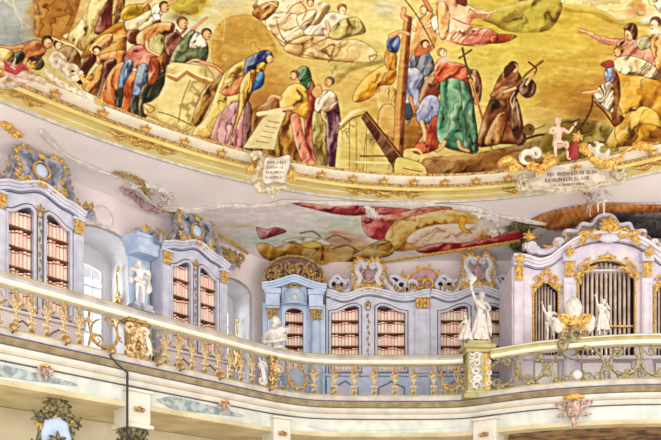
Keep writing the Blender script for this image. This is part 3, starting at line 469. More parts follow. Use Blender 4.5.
    x = p.C/255; x = x**1.12; x = x+.55*(x-.5)*x*(1-x)*2.2; m = x.mean(-1, keepdims=True); x = m+(x-m)*.84; x[..., 1] *= .98; x[..., 2] *= .97; p.C = np.clip(x*255, 3, 250); return p
def paint_lower():
    p = Paint(150, 192, 560, 275, (220, 204, 202)); B, F, L = p.blob, p.fill, p.line
    B(230, 212, 50, 8, (226, 204, 208), .7); B(210, 222, 30, 6, (206, 200, 202), .7); B(250, 236, 34, 8, (186, 200, 186), .8); B(236, 224, 16, 3, (184, 170, 130), .8); B(300, 228, 30, 12, (200, 208, 196), .7); B(275, 240, 20, 6, (160, 184, 160), .7)
    B(345, 224, 26, 12, (178, 190, 168), .85, hard=2); B(320, 240, 30, 5, (206, 184, 130), .7); B(345, 240, 18, 6, (140, 92, 66), .7); B(338, 232, 10, 3, (196, 96, 70), .7); B(318, 234, 16, 4, (160, 176, 156), .6); B(365, 246, 20, 5, (190, 150, 86), .8)
    F([(256, 226), (266, 228), (276, 226), (286, 230), (276, 234), (262, 238), (258, 234)], (158, 82, 96), (.8, 6, .4), warm=(80, 26, 40))
    F([(256, 244), (266, 242), (276, 246), (292, 241), (306, 246), (322, 242), (338, 246), (352, 244), (352, 262), (300, 264), (266, 258)], (196, 142, 60), (.7, 10, .45), warm=(110, 66, 24)); F([(282, 240), (300, 236), (322, 238), (330, 244), (300, 243)], (226, 220, 206), (1.0, 6, .3)); F([(300, 243), (314, 240), (322, 245), (308, 247)], (222, 180, 90))
    F([(290, 201), (330, 203), (372, 205), (410, 208), (404, 214), (372, 214), (346, 214), (322, 210)], (176, 84, 84), (1.2, 8, .4), warm=(110, 30, 40)); F([(362, 214), (380, 214), (402, 216), (404, 226), (392, 236), (374, 238), (364, 230)], (190, 84, 86), (.8, 8, .45), warm=(110, 30, 40)); F([(376, 216), (404, 210), (424, 206), (450, 206), (446, 214), (420, 218), (396, 222)], (196, 116, 96), (1.2, 7, .4))
    F([(388, 228), (400, 218), (424, 212), (448, 208), (470, 212), (488, 218), (500, 228), (494, 236), (470, 240), (430, 246), (396, 250), (384, 242)], (206, 158, 82), (.9, 12, .35), warm=(140, 80, 30)); F([(406, 240), (414, 230), (432, 224), (456, 222), (478, 224), (480, 234), (464, 242), (440, 244), (418, 246)], (238, 200, 172), (.9, 14, .25), rim=.25, warm=(190, 120, 90))
    F([(416, 248), (436, 242), (460, 242), (484, 238), (504, 230), (528, 228), (528, 240), (490, 244), (450, 250), (424, 252)], (170, 44, 52), (1.1, 8, .45), warm=(90, 14, 26)); F([(352, 256), (366, 246), (384, 238), (394, 248), (384, 256)], (214, 164, 84), (.8, 8, .35)); F([(460, 214), (466, 218), (464, 226), (472, 232), (462, 230), (458, 222)], (226, 168, 60), rim=.3)
    B(490, 222, 16, 8, (238, 228, 226), .85, hard=2); B(500, 236, 18, 3, (200, 60, 60), .7); B(340, 250, 20, 4, (176, 120, 70), .6)
    for q in ([(326, 238), (336, 234), (350, 240)], [(332, 248), (346, 244), (358, 250)], [(300, 232), (312, 230), (320, 236)]): L(q, 2, (126, 84, 66), alpha=.7)
    p.C += (np.clip(p.vn(p.U/9+p.n1, p.Vv/2.2+p.n1)-.5, -1, 1)*26)[..., None]; p.finish(6); x = p.C/255; x = x+.35*(x-.5)*x*(1-x)*4; p.C = np.clip((x**.8)*255, 5, 253); return p
# ---------------------------------------------------------------- vault geometry
def edgeY(X): return 14.16-.0625*(X-2)**2
def edge_pt(X, o=0, dh=0, H=7.93):      # a point on the rim of the vault painting, pushed outwards by o
    m = -.125*(X-2); n = Vector((-m, 1, 0)).normalized(); return Vector((X, edgeY(X), H+EYE-dh))+n*o
def dome_h(X, Y): d = np.maximum(edgeY(X)-Y, 0); return 7.93+1.9*(1-np.exp(-d/5.5))
def outer_h(X, Y): e = np.maximum(Y-edgeY(X), 0); return 7.93-.05*e
def shoot(px, py, hf):
    k = (px-330)/FPX; m = (HOR-py)/FPX; a = np.full(px.shape, 2.0); b = np.full(px.shape, 30.0)
    for _ in range(44):
        c = (a+b)/2; g = m*c-hf(k*c, c); a = np.where(g < 0, c, a); b = np.where(g < 0, b, c)
    D = (a+b)/2; return k*D, D, m*D
def painted(name, x0, x1, y0, y1, step, hf, paint, keep, drop=0.0, thick=.04):
    nx = int((x1-x0)/step)+1; ny = int((y1-y0)/step)+1; px, py = np.meshgrid(np.linspace(x0, x1, nx), np.linspace(y0, y1, ny)); X, Y, Hh = shoot(px, py, hf)
    ok = keep(px, py, X, Y); co = np.stack([X, Y, Hh+EYE-drop], -1).reshape(-1, 3); idx = np.arange(nx*ny).reshape(ny, nx)
    q = ok[:-1, :-1] & ok[1:, :-1] & ok[:-1, 1:] & ok[1:, 1:]; f = np.stack([idx[:-1, :-1][q], idx[:-1, 1:][q], idx[1:, 1:][q], idx[1:, :-1][q]], -1)
    used = np.unique(f); remap = -np.ones(nx*ny, int); remap[used] = np.arange(len(used)); f = remap[f]; co = co[used]
    col = paint.sample(px, py).reshape(-1, 3)[used]/255; lc = np.where(col <= .04045, col/12.92, ((col+.055)/1.055)**2.4)
    me = bpy.data.meshes.new(name); me.from_pydata(co.tolist(), [], f.tolist()); at = me.color_attributes.new('paint', 'FLOAT_COLOR', 'POINT')
    at.data.foreach_set('color', np.concatenate([lc, np.ones((len(lc), 1))], 1).astype(np.float32).ravel()); me.polygons.foreach_set('use_smooth', [True]*len(f))
    me.materials.append(M['paint']); me.update(); o = bpy.data.objects.new(name, me); COL.objects.link(o)
    sd = o.modifiers.new('thickness', 'SOLIDIFY'); sd.thickness = thick; sd.offset = -1 if (len(f) and me.polygons[0].normal.z < 0) else 1
    return o
# ---------------------------------------------------------------- setting
S = 'structure'
UL = Vector((.7255, .688, 0)).normalized(); NL = Vector((-UL.y, UL.x, 0)); P0 = Vector((-6.39, 12.29, EYE)); AL = math.atan2(UL.y, UL.x)
def left_root(name, s, label=None, cat=None, group=None): return empty(name, P0+UL*s+Vector((0, 0, 3.67)), AL, label, cat, group)
ZG = 3.67  # height of the gallery floor above the eye; furniture is built with z = 0 on that floor
MB().box(-13, 13, -2, 18.4, -.2, 0).build('floor', 'floor', smooth=False)['kind'] = S
rail = [(-7.44, 9.1), (-6.35, 10.13), (-5.26, 11.16), (-3.79, 12.6), (-2.45, 13.88), (-1.5, 14.78), (-.95, 15.2), (-.4, 15.45), (.3, 15.55), (1.5, 15.58), (2.5, 15.55), (3.05, 15.42), (3.55, 15.1), (4.3, 14.65), (5.06, 14.38), (5.9, 14.2), (6.7, 14.15), (7.6, 14.25), (8.6, 14.6), (9.8, 15.4)]
RP = [Vector((x, y, 0)) for x, y in cat_pts(rail, 8)]
RL = [0]
for a, b in zip(RP, RP[1:]): RL.append(RL[-1]+(b-a).length)
def rail_at(d):
    for i in range(len(RL)-1):
        if RL[i+1] >= d: t = (d-RL[i])/(RL[i+1]-RL[i]); return RP[i].lerp(RP[i+1], t), (RP[i+1]-RP[i]).normalized()
    return RP[-1], (RP[-1]-RP[-2]).normalized()
def rail_px(px):           # arc length where the rail passes behind picture column px
    k = (px-330)/FPX; return min(((abs((rail_at(d/50)[0].x)-k*(rail_at(d/50)[0].y)), d/50) for d in range(int(RL[-1]*50))))[1]
def seg(d0, d1, n=24): return [rail_at(d0+(d1-d0)*i/n)[0] for i in range(n+1)]
def at_h(pts, h): return [Vector((p.x, p.y, h+EYE)) for p in pts]
# gallery slab and its mouldings
far = [Vector((9.8, 18.3, 0)), Vector((-1.2, 18.3, 0)), Vector((-9.6, 10.6, 0))]
loop = [(p.x, p.y) for p in RP+far]
def slab(name, z0, z1, m):
    b = MB(); vl = [[Vector((x, y, 0)) for x, y in loop]]; tri = tessellate_polygon(vl); n = len(loop)
    b.add([(x, y, z1) for x, y in loop]+[(x, y, z0) for x, y in loop], [tuple(t) for t in tri]+[tuple(i+n for i in reversed(t)) for t in tri]+[(i, (i+1) % n, n+(i+1) % n, n+i) for i in range(n)])
    o = b.build(name, m, smooth=False); o['kind'] = S; return o
slab('floor.001', ZG+EYE-.12, ZG+EYE, 'floor'); slab('ceiling.001', 2.98+EYE, 3.06+EYE, 'vault')
def trim(name, prof, m, path=None):
    o = MB().sweep(at_h(path or RP, 0), prof, (0, 0, 1)).build(name, m); o['kind'] = S; return o
trim('trim_1', [(-.2, 3.64), (-.22, 3.7), (-.2, 3.77), (.26, 3.77), (.26, 3.64)], 'beige')
trim('trim_2', [(-.12, 3.52), (-.13, 3.57), (-.2, 3.64), (.2, 3.64), (.2, 3.52)], 'brown')
trim('trim_3', [(-.1, 3.3), (-.14, 3.34), (-.15, 3.38), (-.22, 3.41), (-.26, 3.45), (-.27, 3.5), (-.24, 3.52), (.2, 3.52), (.2, 3.3)], 'stone')
trim('trim_4', [(-.05, 2.98), (-.05, 3.3), (.2, 3.3), (.2, 2.98)], 'mint')
trim('trim_5', [(-.1, 2.9), (-.13, 2.94), (-.09, 2.99), (.24, 2.99), (.24, 2.9)], 'vault')
for i_, (u_, h_) in enumerate(((-.225, 3.655), (-.165, 3.395), (-.275, 3.5), (-.06, 3.29))): trim('trim_%d' % (6+i_), [(u_-.006, h_-.01), (u_-.006, h_+.01), (u_+.02, h_+.01), (u_+.02, h_-.01)], 'dkgrey')
# walls
def arch(s0, s1, z0, zs, zt, n=14):
    c = (s0+s1)/2; r = (s1-s0)/2; return [(s0, z0)]+[(c-r*math.cos(math.pi*i/n), zs+(zt-zs)*math.sin(math.pi*i/n)) for i in range(n+1)]+[(s1, z0)]
n1 = arch(2.15, 3.42, .15, 3.1, 3.42); n2 = arch(5.58, 6.62, .15, 3.0, 3.3)
WL = left_root('wall_left', 0); WL['kind'] = S
MB().plate([[(-4, -5.27), (7.26, -5.27), (7.26, 4.4), (-4, 4.4)], n1, n2], .5, .62).build('wall_face', 'wall', WL, smooth=False)
def niche(loop, dep, win, num, sm):
    b = MB(); n = len(loop); b.add([(x, .5, z) for x, z in loop]+[(x, dep, z) for x, z in loop], [(i, (i+1) % n, n+(i+1) % n, n+i) for i in range(n)]); b.build('niche_lining', 'niche', WL)
    x0, x1, z0, z1 = win; w = arch(x0, x1, z0, z1-.12, z1, 8)
    b = MB().plate([[(x*1.0, z) for x, z in loop], w], dep, dep+.08); b.build('niche_back', 'niche', WL, smooth=False)
    R = left_root('window_%d' % num, 0); R['kind'] = S
    b = MB(); fr = arch(x0+.05, x1-.05, z0+.05, z1-.16, z1-.05, 8); b.plate([w, fr], dep+.02, dep+.07); xm = (x0+x1)/2; b.box(xm-.025, xm+.025, dep+.02, dep+.06, z0+.04, z1-.08)
    for k in range(1, sm): zz = z0+(z1-z0)*k/sm; b.box(x0+.04, x1-.04, dep+.025, dep+.055, zz-.018, zz+.018)
    for q in (.25, .75): xx = x0+(x1-x0)*q; b.box(xx-.01, xx+.01, dep+.03, dep+.05, z0+.04, z1-.12)
    b.build('window_frame', 'white', R, smooth=False); MB().box(x0+.03, x1-.03, dep+.038, dep+.044, z0+.03, z1-.06).build('pane', 'glass', R, smooth=False)
niche(n1, 1.5, (2.25, 3.25, .5, 3.05), 1, 5); niche(n2, 1.25, (5.62, 6.5, .5, 2.9), 2, 5)
# mouldings round the window arches and an oval medallion over the first
o_ = MB().box(-1.9, 11, 17.62, 17.8, 0, 9.6).build('wall_back', 'wall', smooth=False); o_['kind'] = S
o_ = MB().box(10.0, 10.2, 15.2, 17.8, 0, 9.6).build('wall_right', 'wall', smooth=False); o_['kind'] = S
# lower storey wall under the gallery
WZ = left_root('wall_lower', 0); WZ['kind'] = S
MB().box(-4, 7.0, -.12, .1, -5.27, -.7).build('wall_face', 'lower', WZ, smooth=False); bpy.data.objects['wall_face.001'].location = (0, .35, 0)
# ceiling outside the painting, with a sunk lunette above the left wall
def ceil_h(X, Y):
    e = np.maximum(Y-edgeY(X), 0)/np.sqrt(1+(.125*(X-2))**2); h = 7.93-.05*np.minimum(e, 1.5)
    w = np.clip((-X-2.2)/1.5, 0, 1); return h-.06*np.maximum(e-1.5, 0)
xs = [-10+i*.25 for i in range(93)]; es = [.7, .85, 1.0, 1.2, 1.4, 1.5, 1.56, 1.65, 1.8, 2.2, 2.8, 3.4, 4.2, 5.2, 6.6]
b = MB(); vs = []
for X in xs:
    for e in es: q = edge_pt(X, e); vs.append((q.x, q.y, float(ceil_h(q.x, q.y))+EYE))
n = len(es); fs = [(i*n+k, (i+1)*n+k, (i+1)*n+k+1, i*n+k+1) for i in range(len(xs)-1) for k in range(n-1)]
b.add(vs, fs); o_ = b.build('ceiling', 'ceil'); o_['kind'] = S; sd = o_.modifiers.new('t', 'SOLIDIFY'); sd.thickness = .05; sd.offset = 1 if o_.data.polygons[0].normal.z > 0 else -1
# ---------------------------------------------------------------- main vault painting and its frame
PM = paint_main()
o_ = painted('ceiling_fresco', -110, 850, -95, 196, .8, dome_h, PM, lambda px, py, X, Y: Y < edgeY(X)+.06)
tag(o_, 'huge vault fresco crowded with robed figures, a tall wooden cross and golden clouds', 'fresco')
PL = paint_lower()
poly = cat_pts([(160, 206), (190, 207), (220, 203), (250, 204), (290, 200), (330, 203), (380, 203), (430, 204), (468, 208), (490, 214), (520, 216), (545, 224), (540, 236), (500, 243), (450, 250), (400, 258), (350, 263), (300, 265), (262, 262), (240, 246), (215, 232), (190, 220)], 4, True)
def inpoly(px, py, P):
    m = np.zeros(px.shape, bool)
    for i in range(len(P)):
        (xa, ya), (xb, yb) = P[i][:2], P[(i+1) % len(P)][:2]
        if ya != yb: m ^= ((ya > py) != (yb > py)) & (px < (xb-xa)*(py-ya)/(yb-ya)+xa)
    return m
o_ = painted('ceiling_fresco', 150, 560, 194, 272, .8, ceil_h, PL, lambda px, py, X, Y: inpoly(px, py, poly), .03, .02)
tag(o_, 'low ceiling painting with red and gold draperies over pale clouds, above the end bookcases', 'fresco')
def on_ceiling(px, py, drop=0):
    X, Y, Hh = shoot(np.array([float(px)]), np.array([float(py)]), ceil_h); return Vector((X[0], Y[0], Hh[0]+EYE-drop))
fr = MB(); edgep = cat_pts([(162, 207), (190, 219), (215, 231), (240, 246), (256, 260), (285, 263), (330, 264), (380, 260), (440, 251), (500, 242), (540, 235)], 4)
fr.tube([on_ceiling(x, y, .04) for x, y in edgep], .045, 6); fr.build('gilt_border', 'gold', o_)
fr = MB(); fr.tube([on_ceiling(x, y, .05) for x, y in cat_pts([(40, 128), (62, 150), (90, 165), (130, 180), (160, 206), (200, 208), (225, 204), (262, 204), (290, 199), (330, 201), (380, 201), (430, 202), (470, 206), (500, 214), (545, 222)], 4)], lambda t: .035+.02*math.sin(t*60), 6); fr.build('stucco_garland', 'stat', o_)
F_ = empty('fresco_frame', (2, 14.16, 9.53), 0, 'curved white and yellow moulded frame with gilt rosettes around the vault fresco', 'frame')
FX = [-8+i*.2 for i in range(90)]
def band(name, prof, m):
    b = MB(); b.sweep([edge_pt(X) for X in FX], prof, (0, 0, 1)); o = b.build(name, m); o.parent = F_; o.matrix_parent_inverse = Matrix.Translation(-Vector(F_.location)); return o
band('pearl_band', [(-.03, .05), (-.03, -.03), (.0, -.05), (.2, -.06), (.22, -.03), (.22, .05)], 'ivory')
band('gilt_fillet', [(.2, .05), (.2, -.07), (.235, -.11), (.27, -.09), (.27, .05)], 'goldd')
band('gilt_lip', [(-.05, .05), (-.05, -.01), (-.035, -.03), (-.02, -.01), (-.02, .05)], 'goldd')
band('cream_moulding', [(.26, .05), (.26, -.1), (.32, -.13), (.38, -.1), (.42, -.06), (.55, -.02), (.7, -.03), (.78, -.06), (.84, -.05), (.87, 0), (.87, .05)], 'cream')
band('plain_fillet', [(.85, .05), (.85, -.03), (.9, -.07), (.98, -.05), (1.0, 0), (1.0, .05)], 'stat')
def frame_mat(X, o, drop):
    p = edge_pt(X, o, drop); m = -.125*(X-2); t = Vector((1, m, 0)).normalized(); n = Vector((-m, 1, 0)).normalized()
    # local x along the frame, local -y towards the floor (ornaments grow on -y), local z towards the painting
    return Matrix.Translation(p) @ Matrix(((t.x, 0, -n.x, 0), (t.y, 0, -n.y, 0), (0, 1, 0, 0), (0, 0, 0, 1)))
rx = [X for X in [-7.6+i*.62 for i in range(28)]]
rm = None
for X in rx:
    if rm is None:
        b = MB(); b.acanthus(0, 0, .15, 5, 3.0, math.pi/2, 0); b.acanthus(0, 0, .12, 5, 3.0, -math.pi/2, 0); b.ball((0, -.03, 0), .06, 8, 6); r0 = b.build('rosette', 'gold'); rm = r0.data; r = r0
    else: r = bpy.data.objects.new('rosette', rm); COL.objects.link(r)
    r.parent = F_; r.matrix_parent_inverse = Matrix.Translation(-Vector(F_.location)); r.matrix_basis = frame_mat(X, .1, .06)
def gild(name, X, o, drop, fn, m='gold', parent=None):
    b = MB(); b.X = frame_mat(X, o, drop); fn(b); q = b.build(name, m)
    if parent: q.parent = parent; q.matrix_parent_inverse = Matrix.Translation(-Vector(parent.location))
    return q
def fx_at(px, py=185): return float(shoot(np.array([float(px)]), np.array([float(py)]), lambda X, Y: 7.93+0*X)[0][0])
def swag(b):
    for sg in (-1, 1):
        b.scroll(sg*.12, 0, .11, 0 if sg > 0 else math.pi, .9, .035, -.01, sg); b.leaf(sg*.2, 0, 0 if sg > 0 else math.pi, .3, .04, -.01, .4*sg); b.leaf(sg*.15, -.04, -.6 if sg > 0 else math.pi+.6, .22, .035, -.01, .5*sg)
    b.ball((0, -.03, 0), .05, 8, 6); b.acanthus(0, -.02, .16, 5, 2.0, -math.pi/2, 0)
for (px, py) in ((152, 143), (168, 150), (372, 188), (402, 188), (40, 100), (520, 186), (640, 170)):
    q = on = float(shoot(np.array([float(px)]), np.array([float(py)]), lambda X, Y: 7.88+0*X)[0][0]); gild('gilded_scroll', q, .55, .03, swag, 'gold', F_)
# ---------------------------------------------------------------- bookcases
def capital(name, x, z, w, h, parent, y=-.06, m='gold'):
    b = MB(); b.bbox(x-w/2-.03, x+w/2+.03, y-.06, .02, z+h, z+h+.05); c = b.build('capital', 'lav', parent, smooth=False)
    b = MB()
    for r in range(2):
        for i in range(4): b.leaf(x-w/2+w*(i+.5)/4, z+h*.45*r+.01, math.pi/2, h*.5, w*.11, y-.01-r*.01, .5*(-1 if i < 2 else 1), 5)
    for sg in (-1, 1): b.scroll(x+sg*w*.38, z+h*.82, w*.2, math.pi/2, 1.1, .018, y-.04, sg, n=12)
    b.scroll(x, z+h*.5, w*.16, 0, 1, .02, y-.03, 1, dec=.3, n=12); b.ball((x, y-.05, z+h*.5), w*.09, 8, 5); b.build('gilded_leaves', m, c); return c
def pilaster(x, w, z0, z1, parent, m='lav', cap=.26, y=-.06):
    b = MB(); b.bbox(x-w/2-.03, x+w/2+.03, y-.05, .02, z0, z0+.1); b.bbox(x-w/2-.015, x+w/2+.015, y-.03, .02, z0+.1, z0+.16)
    b.bbox(x-w/2, x+w/2, y, .02, z0+.16, z1-cap)
    q = w*.3
    for u in (-q, q): b.box(x+u-.012, x+u+.012, y-.015, y+.005, z0+.3, z1-cap-.12)
    for zz in (z0+.3, z1-cap-.12): b.box(x-q, x+q, y-.015, y+.005, zz-.012, zz+.012)
    p = b.build('pilaster', m, parent, smooth=False); capital('c', x, z1-cap, w*.95, cap, p, y); return p
def door_loop(x0, x1, z0, zi, zo, inner, n=8):        # opening with a shoulder rising to the inner side
    pts = [(x0, z0)]
    for i in range(n+1):
        t = i/n; u = t if inner == 1 else 1-t; z = zo+(zi-zo)*(.5-.5*math.cos(math.pi*min(1, u*1.15))); z -= .05*max(0, u-.87)/.13
        pts.append((x0+(x1-x0)*t, z))
    return pts+[(x1, z0)]
def wave(xl, xr, zc, zq, zs, n=24):
    out = []
    for i in range(n+1):
        x = xl+(xr-xl)*i/n; u = abs(x)/(xr if x > 0 else -xl)
        z = zc+(zq-zc)*(.5-.5*math.cos(math.pi*min(1, u/.6))) if u < .6 else zq+(zs-zq)*(.5-.5*math.cos(math.pi*(u-.6)/.4)); out.append((x, z))
    return out
CORN = [(-.02, -.02), (-.02, .06), (.02, .075), (.03, .11), (.06, .12), (.075, .16), (.11, .17), (.12, .15), (.12, -.02)]
def sweep_xz(b, pts, prof=CORN, y=0): b.sweep([(x, y, z) for x, z in pts], prof, (0, -1, 0)); return b
BOOKROWS = []
def book_rows(root, x0, x1, zs, zmax, nb, label, dep=.1):
    for k, z in enumerate(zs): BOOKROWS.append((root, x0, x1, z, zmax(k), nb, label, k, dep))
def case(label, root, xl, xr, dw, gap, pils, zi, zo, w1, crest, body='lav', rows=5, where='', nb=8, base='blue', arms=True):
    tag(root, label, 'bookcase'); z0 = 1.06; zd = 1.16; g = gap/2
    W = wave(xl, xr, *w1); top = [(x, z) for x, z in W]
    dl = door_loop(-g-dw, -g, zd, zi, zo, 1); dr = door_loop(g, g+dw, zd, zi, zo, 0)
    MB().plate([[(xl, z0)]+top+[(xr, z0)], dl, dr], 0, .035).build('face_frame', body, root, smooth=False)
    b = MB(); zt = min(z for _, z in W)-.01
    b.box(xl, xl+.03, .035, .45, 0, zt); b.box(xr-.03, xr, .035, .45, 0, zt); b.box(-g, g, .035, .4, z0, zt); b.box(xl+.03, xr-.03, .035, .45, zt-.03, zt)
    b.box(xl+.03, -g-dw, .036, .4, z0, zt-.03); b.box(g+dw, xr-.03, .036, .4, z0, zt-.03); b.build('carcass', body, root, smooth=False)
    MB().box(xl+.03, xr-.03, .4, .43, z0, zt-.03).build('back_board', 'red', root, smooth=False)
    # base cupboard
    b = MB(); b.bbox(xl, xr, -.04, .45, .12, z0-.06); b.bbox(xl-.01, xr+.01, -.07, .46, 0, .13); b.bbox(xl-.02, xr+.02, -.09, .46, z0-.06, z0+.0)
    q = b.build('base_cupboard', base, root, smooth=False)
    for sg in (-1, 1):
        xa = sg*g if sg > 0 else -g-dw; b = MB(); xb = xa+dw; lp = [(xa+.03, .2), (xb-.03, .2), (xb-.03, .72), ((xa+xb)/2+.12, .8), ((xa+xb)/2, .88), ((xa+xb)/2-.12, .8), (xa+.03, .72)]
        b.plate([lp], -.06, -.04); d = b.build('cupboard_door', 'lav' if base == 'blue' else 'wall', q, smooth=False)
        b = MB(); b.sweep([(x, -.06, z) for x, z in lp], [(-.012, 0), (-.012, .015), (.012, .015), (.012, 0)], (0, -1, 0), True); b.build('cupboard_moulding', 'dkgrey', d)
    rng = [zd+(zi-zd-.02)*k/rows for k in range(rows)]
    for sg in (-1, 1):
        xa = g if sg > 0 else -g-dw
        for k, z in enumerate(rng): MB().bbox(xa+.002, xa+dw-.002, .05, .399, z-.028, z).build('shelf', 'shelf', root, smooth=False)
        lp = dr if sg > 0 else dl
        b = MB(); b.sweep([(x, 0, z) for x, z in lp], [(-.004, -.01), (-.004, .03), (.02, .045), (.045, .03), (.05, .0)], (0, -1, 0), True); b.build('door_moulding', body, root)
        b = MB(); b.sweep([(x, 0, z) for x, z in lp], [(.055, -.01), (.055, .012), (.072, .012), (.072, -.01)], (0, -1, 0), True); b.build('door_shadow_line', 'dkgrey', root)  # dark strip drawing in the shadow line round the opening
        gapz = (zi-zd)/rows
        # shelves only carry books the frame leaves room for
        book_rows(root, xa+.012, xa+dw-.012, rng, lambda k: gapz-.045, nb, ('left' if sg < 0 else 'right', where))
    for (x, w) in pils:
        pilaster(x, w, z0, w1[2]-.08, root, body)
    b = sweep_xz(MB(), W); b.build('cornice', body, root)
    b = MB(); b.sweep([(x, 0, z) for x, z in W], [(-.055, -.01), (-.055, .03), (-.04, .03), (-.04, -.01)], (0, -1, 0)); b.build('cornice_line', 'dkgrey', root)
    # centre strip ornament
    b = MB(); b.acanthus(0, zi+.0, .13, 5, 2.4, math.pi/2, -.03); b.scroll(0, zi-.06, .07, 0, 1, .02, -.03, 1, dec=.2, n=12)
    for k in range(9): b.leaf(0, zi-.2-k*.14, -math.pi/2+(.25 if k % 2 else -.25), .12, .018, -.015, .3)
    b.build('gilded_drop', 'goldd', root); crest(root); return root
def crest_big(zb, zt, wd, m1='grey', arms=(1.0,)):
    def f(root):
        h = zt-zb; lp = cat_pts([(-wd*.5, zb-.02), (-wd*.42, zb+h*.35), (-wd*.5, zb+h*.6), (-wd*.3, zb+h*.8), (0, zb+h*.9), (wd*.3, zb+h*.8), (wd*.5, zb+h*.6), (wd*.42, zb+h*.35), (wd*.5, zb-.02)], 5)
        c = MB().plate([lp], -.03, .12).build('crest', 'grey', root, smooth=False)
        for sg in (-1, 1):      # open scrolls that frame the cartouche
            b = MB(); P = cat_pts([(sg*wd*.25, zb-.04), (sg*wd*.56, zb+h*.12), (sg*wd*.44, zb+h*.4), (sg*wd*.62, zb+h*.66), (sg*wd*.42, zb+h*.9), (sg*wd*.18, zb+h*.84)], 6)
            b.tube([(x, -.08, z) for x, z in P], lambda t: .035+.035*math.sin(math.pi*t), 8); b.scroll(sg*wd*.2, zb+h*.8, h*.09, 0, 1.2, .035, -.09, -sg); b.scroll(sg*wd*.66, zb+h*.5, h*.12, math.pi/2, 1.3, .032, -.06, sg); b.build('crest_scroll', m1, c)
            b = MB(); b.tube([(x*1.0, -.125, z) for x, z in P[3:-3]], .012, 5)
            for i in range(4, len(P)-2, 2): x, z = P[i]; b.leaf(x, z, math.atan2(z-(zb+h*.4), x)+random.uniform(-.4, .4), h*random.uniform(.2, .32), h*.042, -.07, random.uniform(-.9, .9), 5)
            b.scroll(sg*wd*.4, zb+.02, h*.12, 0 if sg > 0 else math.pi, 1.2, .028, -.12, sg); b.acanthus(sg*wd*.6, zb-.03, h*.18, 5, 2.6, math.pi/2-sg*.9, -.12); b.build('gilded_leaves', 'gold', c)
        b = MB(); b.ball((0, -.07, zb+h*.48), (wd*.2, .05, h*.2), 14, 9); b.build('shield', 'blue' if m1 == 'grey' else 'mauve', c)
        b = MB(); b.scroll(0, zb+h*.48, h*.24, math.pi/2, .98, .022, -.1, 1, dec=0); b.acanthus(0, zb+.0, h*.24, 7, 2.8, math.pi/2, -.13); b.acanthus(0, zb+h*.84, h*.2, 7, 2.6, math.pi/2, -.08); b.build('gilded_cluster', 'gold', c)
    return f
def swan(root, xa, za, xb, zb, m='lav', gl=True):   # concave sweeping scroll between two heights
    b = MB(); P = cat_pts([(xa, za), (xa+(xb-xa)*.12, za-(za-zb)*.45), (xa+(xb-xa)*.4, za-(za-zb)*.95), (xa+(xb-xa)*.72, zb-.02), (xb, zb+.06)], 6)
    if xb < xa: P = P[::-1]
    b.sweep([(x, 0, z) for x, z in P], [(-.06, -.1), (-.06, .03), (-.02, .09), (.02, .06), (.05, .1), (.07, .04), (.07, -.1)], (0, -1, 0))
    sg = 1 if xb > xa else -1
    b.scroll(xb, zb-.0, .1, math.pi/2, 1.3, .04, -.04, -sg); b.scroll(xa, za+.0, .09, -math.pi/2, 1.2, .035, -.05, -sg); o = b.build('swan_neck_scroll', m, root)
    if gl:
        b = MB()
        for i in range(2, len(P), 2):
            x, z = P[i]; b.leaf(x, z+.06, math.pi/2+random.uniform(-.5, .5), .15, .025, -.04, random.uniform(-.8, .8), 4)
        b.cluster([(xb-sg*.05, zb+.12), (xb+sg*.03, zb+.08)], .13, -.05, 3); b.build('gilded_flames', 'goldd', o)
    return o
# the two cases on the long side wall
def left_case(s, label, where, nb):
    r = left_root('bookcase', s)
    case(label, r, -.84, .84, .46, .23, [(-.73, .2), (.73, .2)], 3.04, 2.84, (3.42, 3.26, 3.16), crest_big(3.46, 4.1, .62), 'lav', 5, where, nb, 'wall')
    swan(r, .46, 3.92, .95, 3.3, 'grey'); swan(r, -.46, 3.92, -.95, 3.3, 'grey'); return r
left_case(1.275, 'tall lavender bookcase with a scrolled gilded crest at the far left, beside the first window', 'leftmost bookcase', 6)
CB = left_case(4.675, 'lavender bookcase with a grey gilded crest standing between the two windows', 'case between the windows', 6)
# pale blue column that turns the corner of that case
b = MB(); b.lathe([(.17, 1.16), (.15, 1.24), (.14, 1.3), (.13, 2.7), (.15, 2.74)], -1.12, .3, 0, 14); b.lathe([(.2, 0), (.2, .12), (.17, .16), (.17, 1.0), (.2, 1.04), (.2, 1.16)], -1.12, .3, 0, 4, math.pi/4, math.pi/4+2*math.pi)
cl = b.build('corner_column', 'blue', CB)
b = MB(); b.plate([[(-1.36, 1.1), (-1.36, 3.2), (-.86, 3.2), (-.86, 1.1)]], .44, .5); b.box(-1.36, -.86, .44, .5, 0, 1.1); b.build('side_panel', 'blue', CB, smooth=False)
b = MB(); b.sweep([(-1.42, .46, 2.98), (-1.3, .12, 2.98), (-.86, .1, 2.98)], [(0, 0), (-.03, .04), (-.02, .12), (-.08, .17), (-.07, .27), (-.12, .3), (-.12, .36), (.3, .36), (.3, 0)], (0, 0, 1)); b.build('blue_entablature', 'blue', CB)
b = MB(); b.acanthus(-1.15, 3.42, .2, 7, 2.6, math.pi/2, .1); b.acanthus(-1.33, 3.38, .13, 5, 2.6, math.pi/2, .2); b.acanthus(-.96, 3.42, .13, 5, 2.6, math.pi/2, .1); b.build('gilded_crown', 'gold', CB)
b = MB(); lp = cat_pts([(-1.42, 3.33), (-1.3, 3.42), (-1.15, 3.38), (-1.0, 3.46), (-.86, 3.38)], 5); b.tube([(x, .06, z) for x, z in lp], .045, 6); b.build('crown_scroll', 'grey', CB)
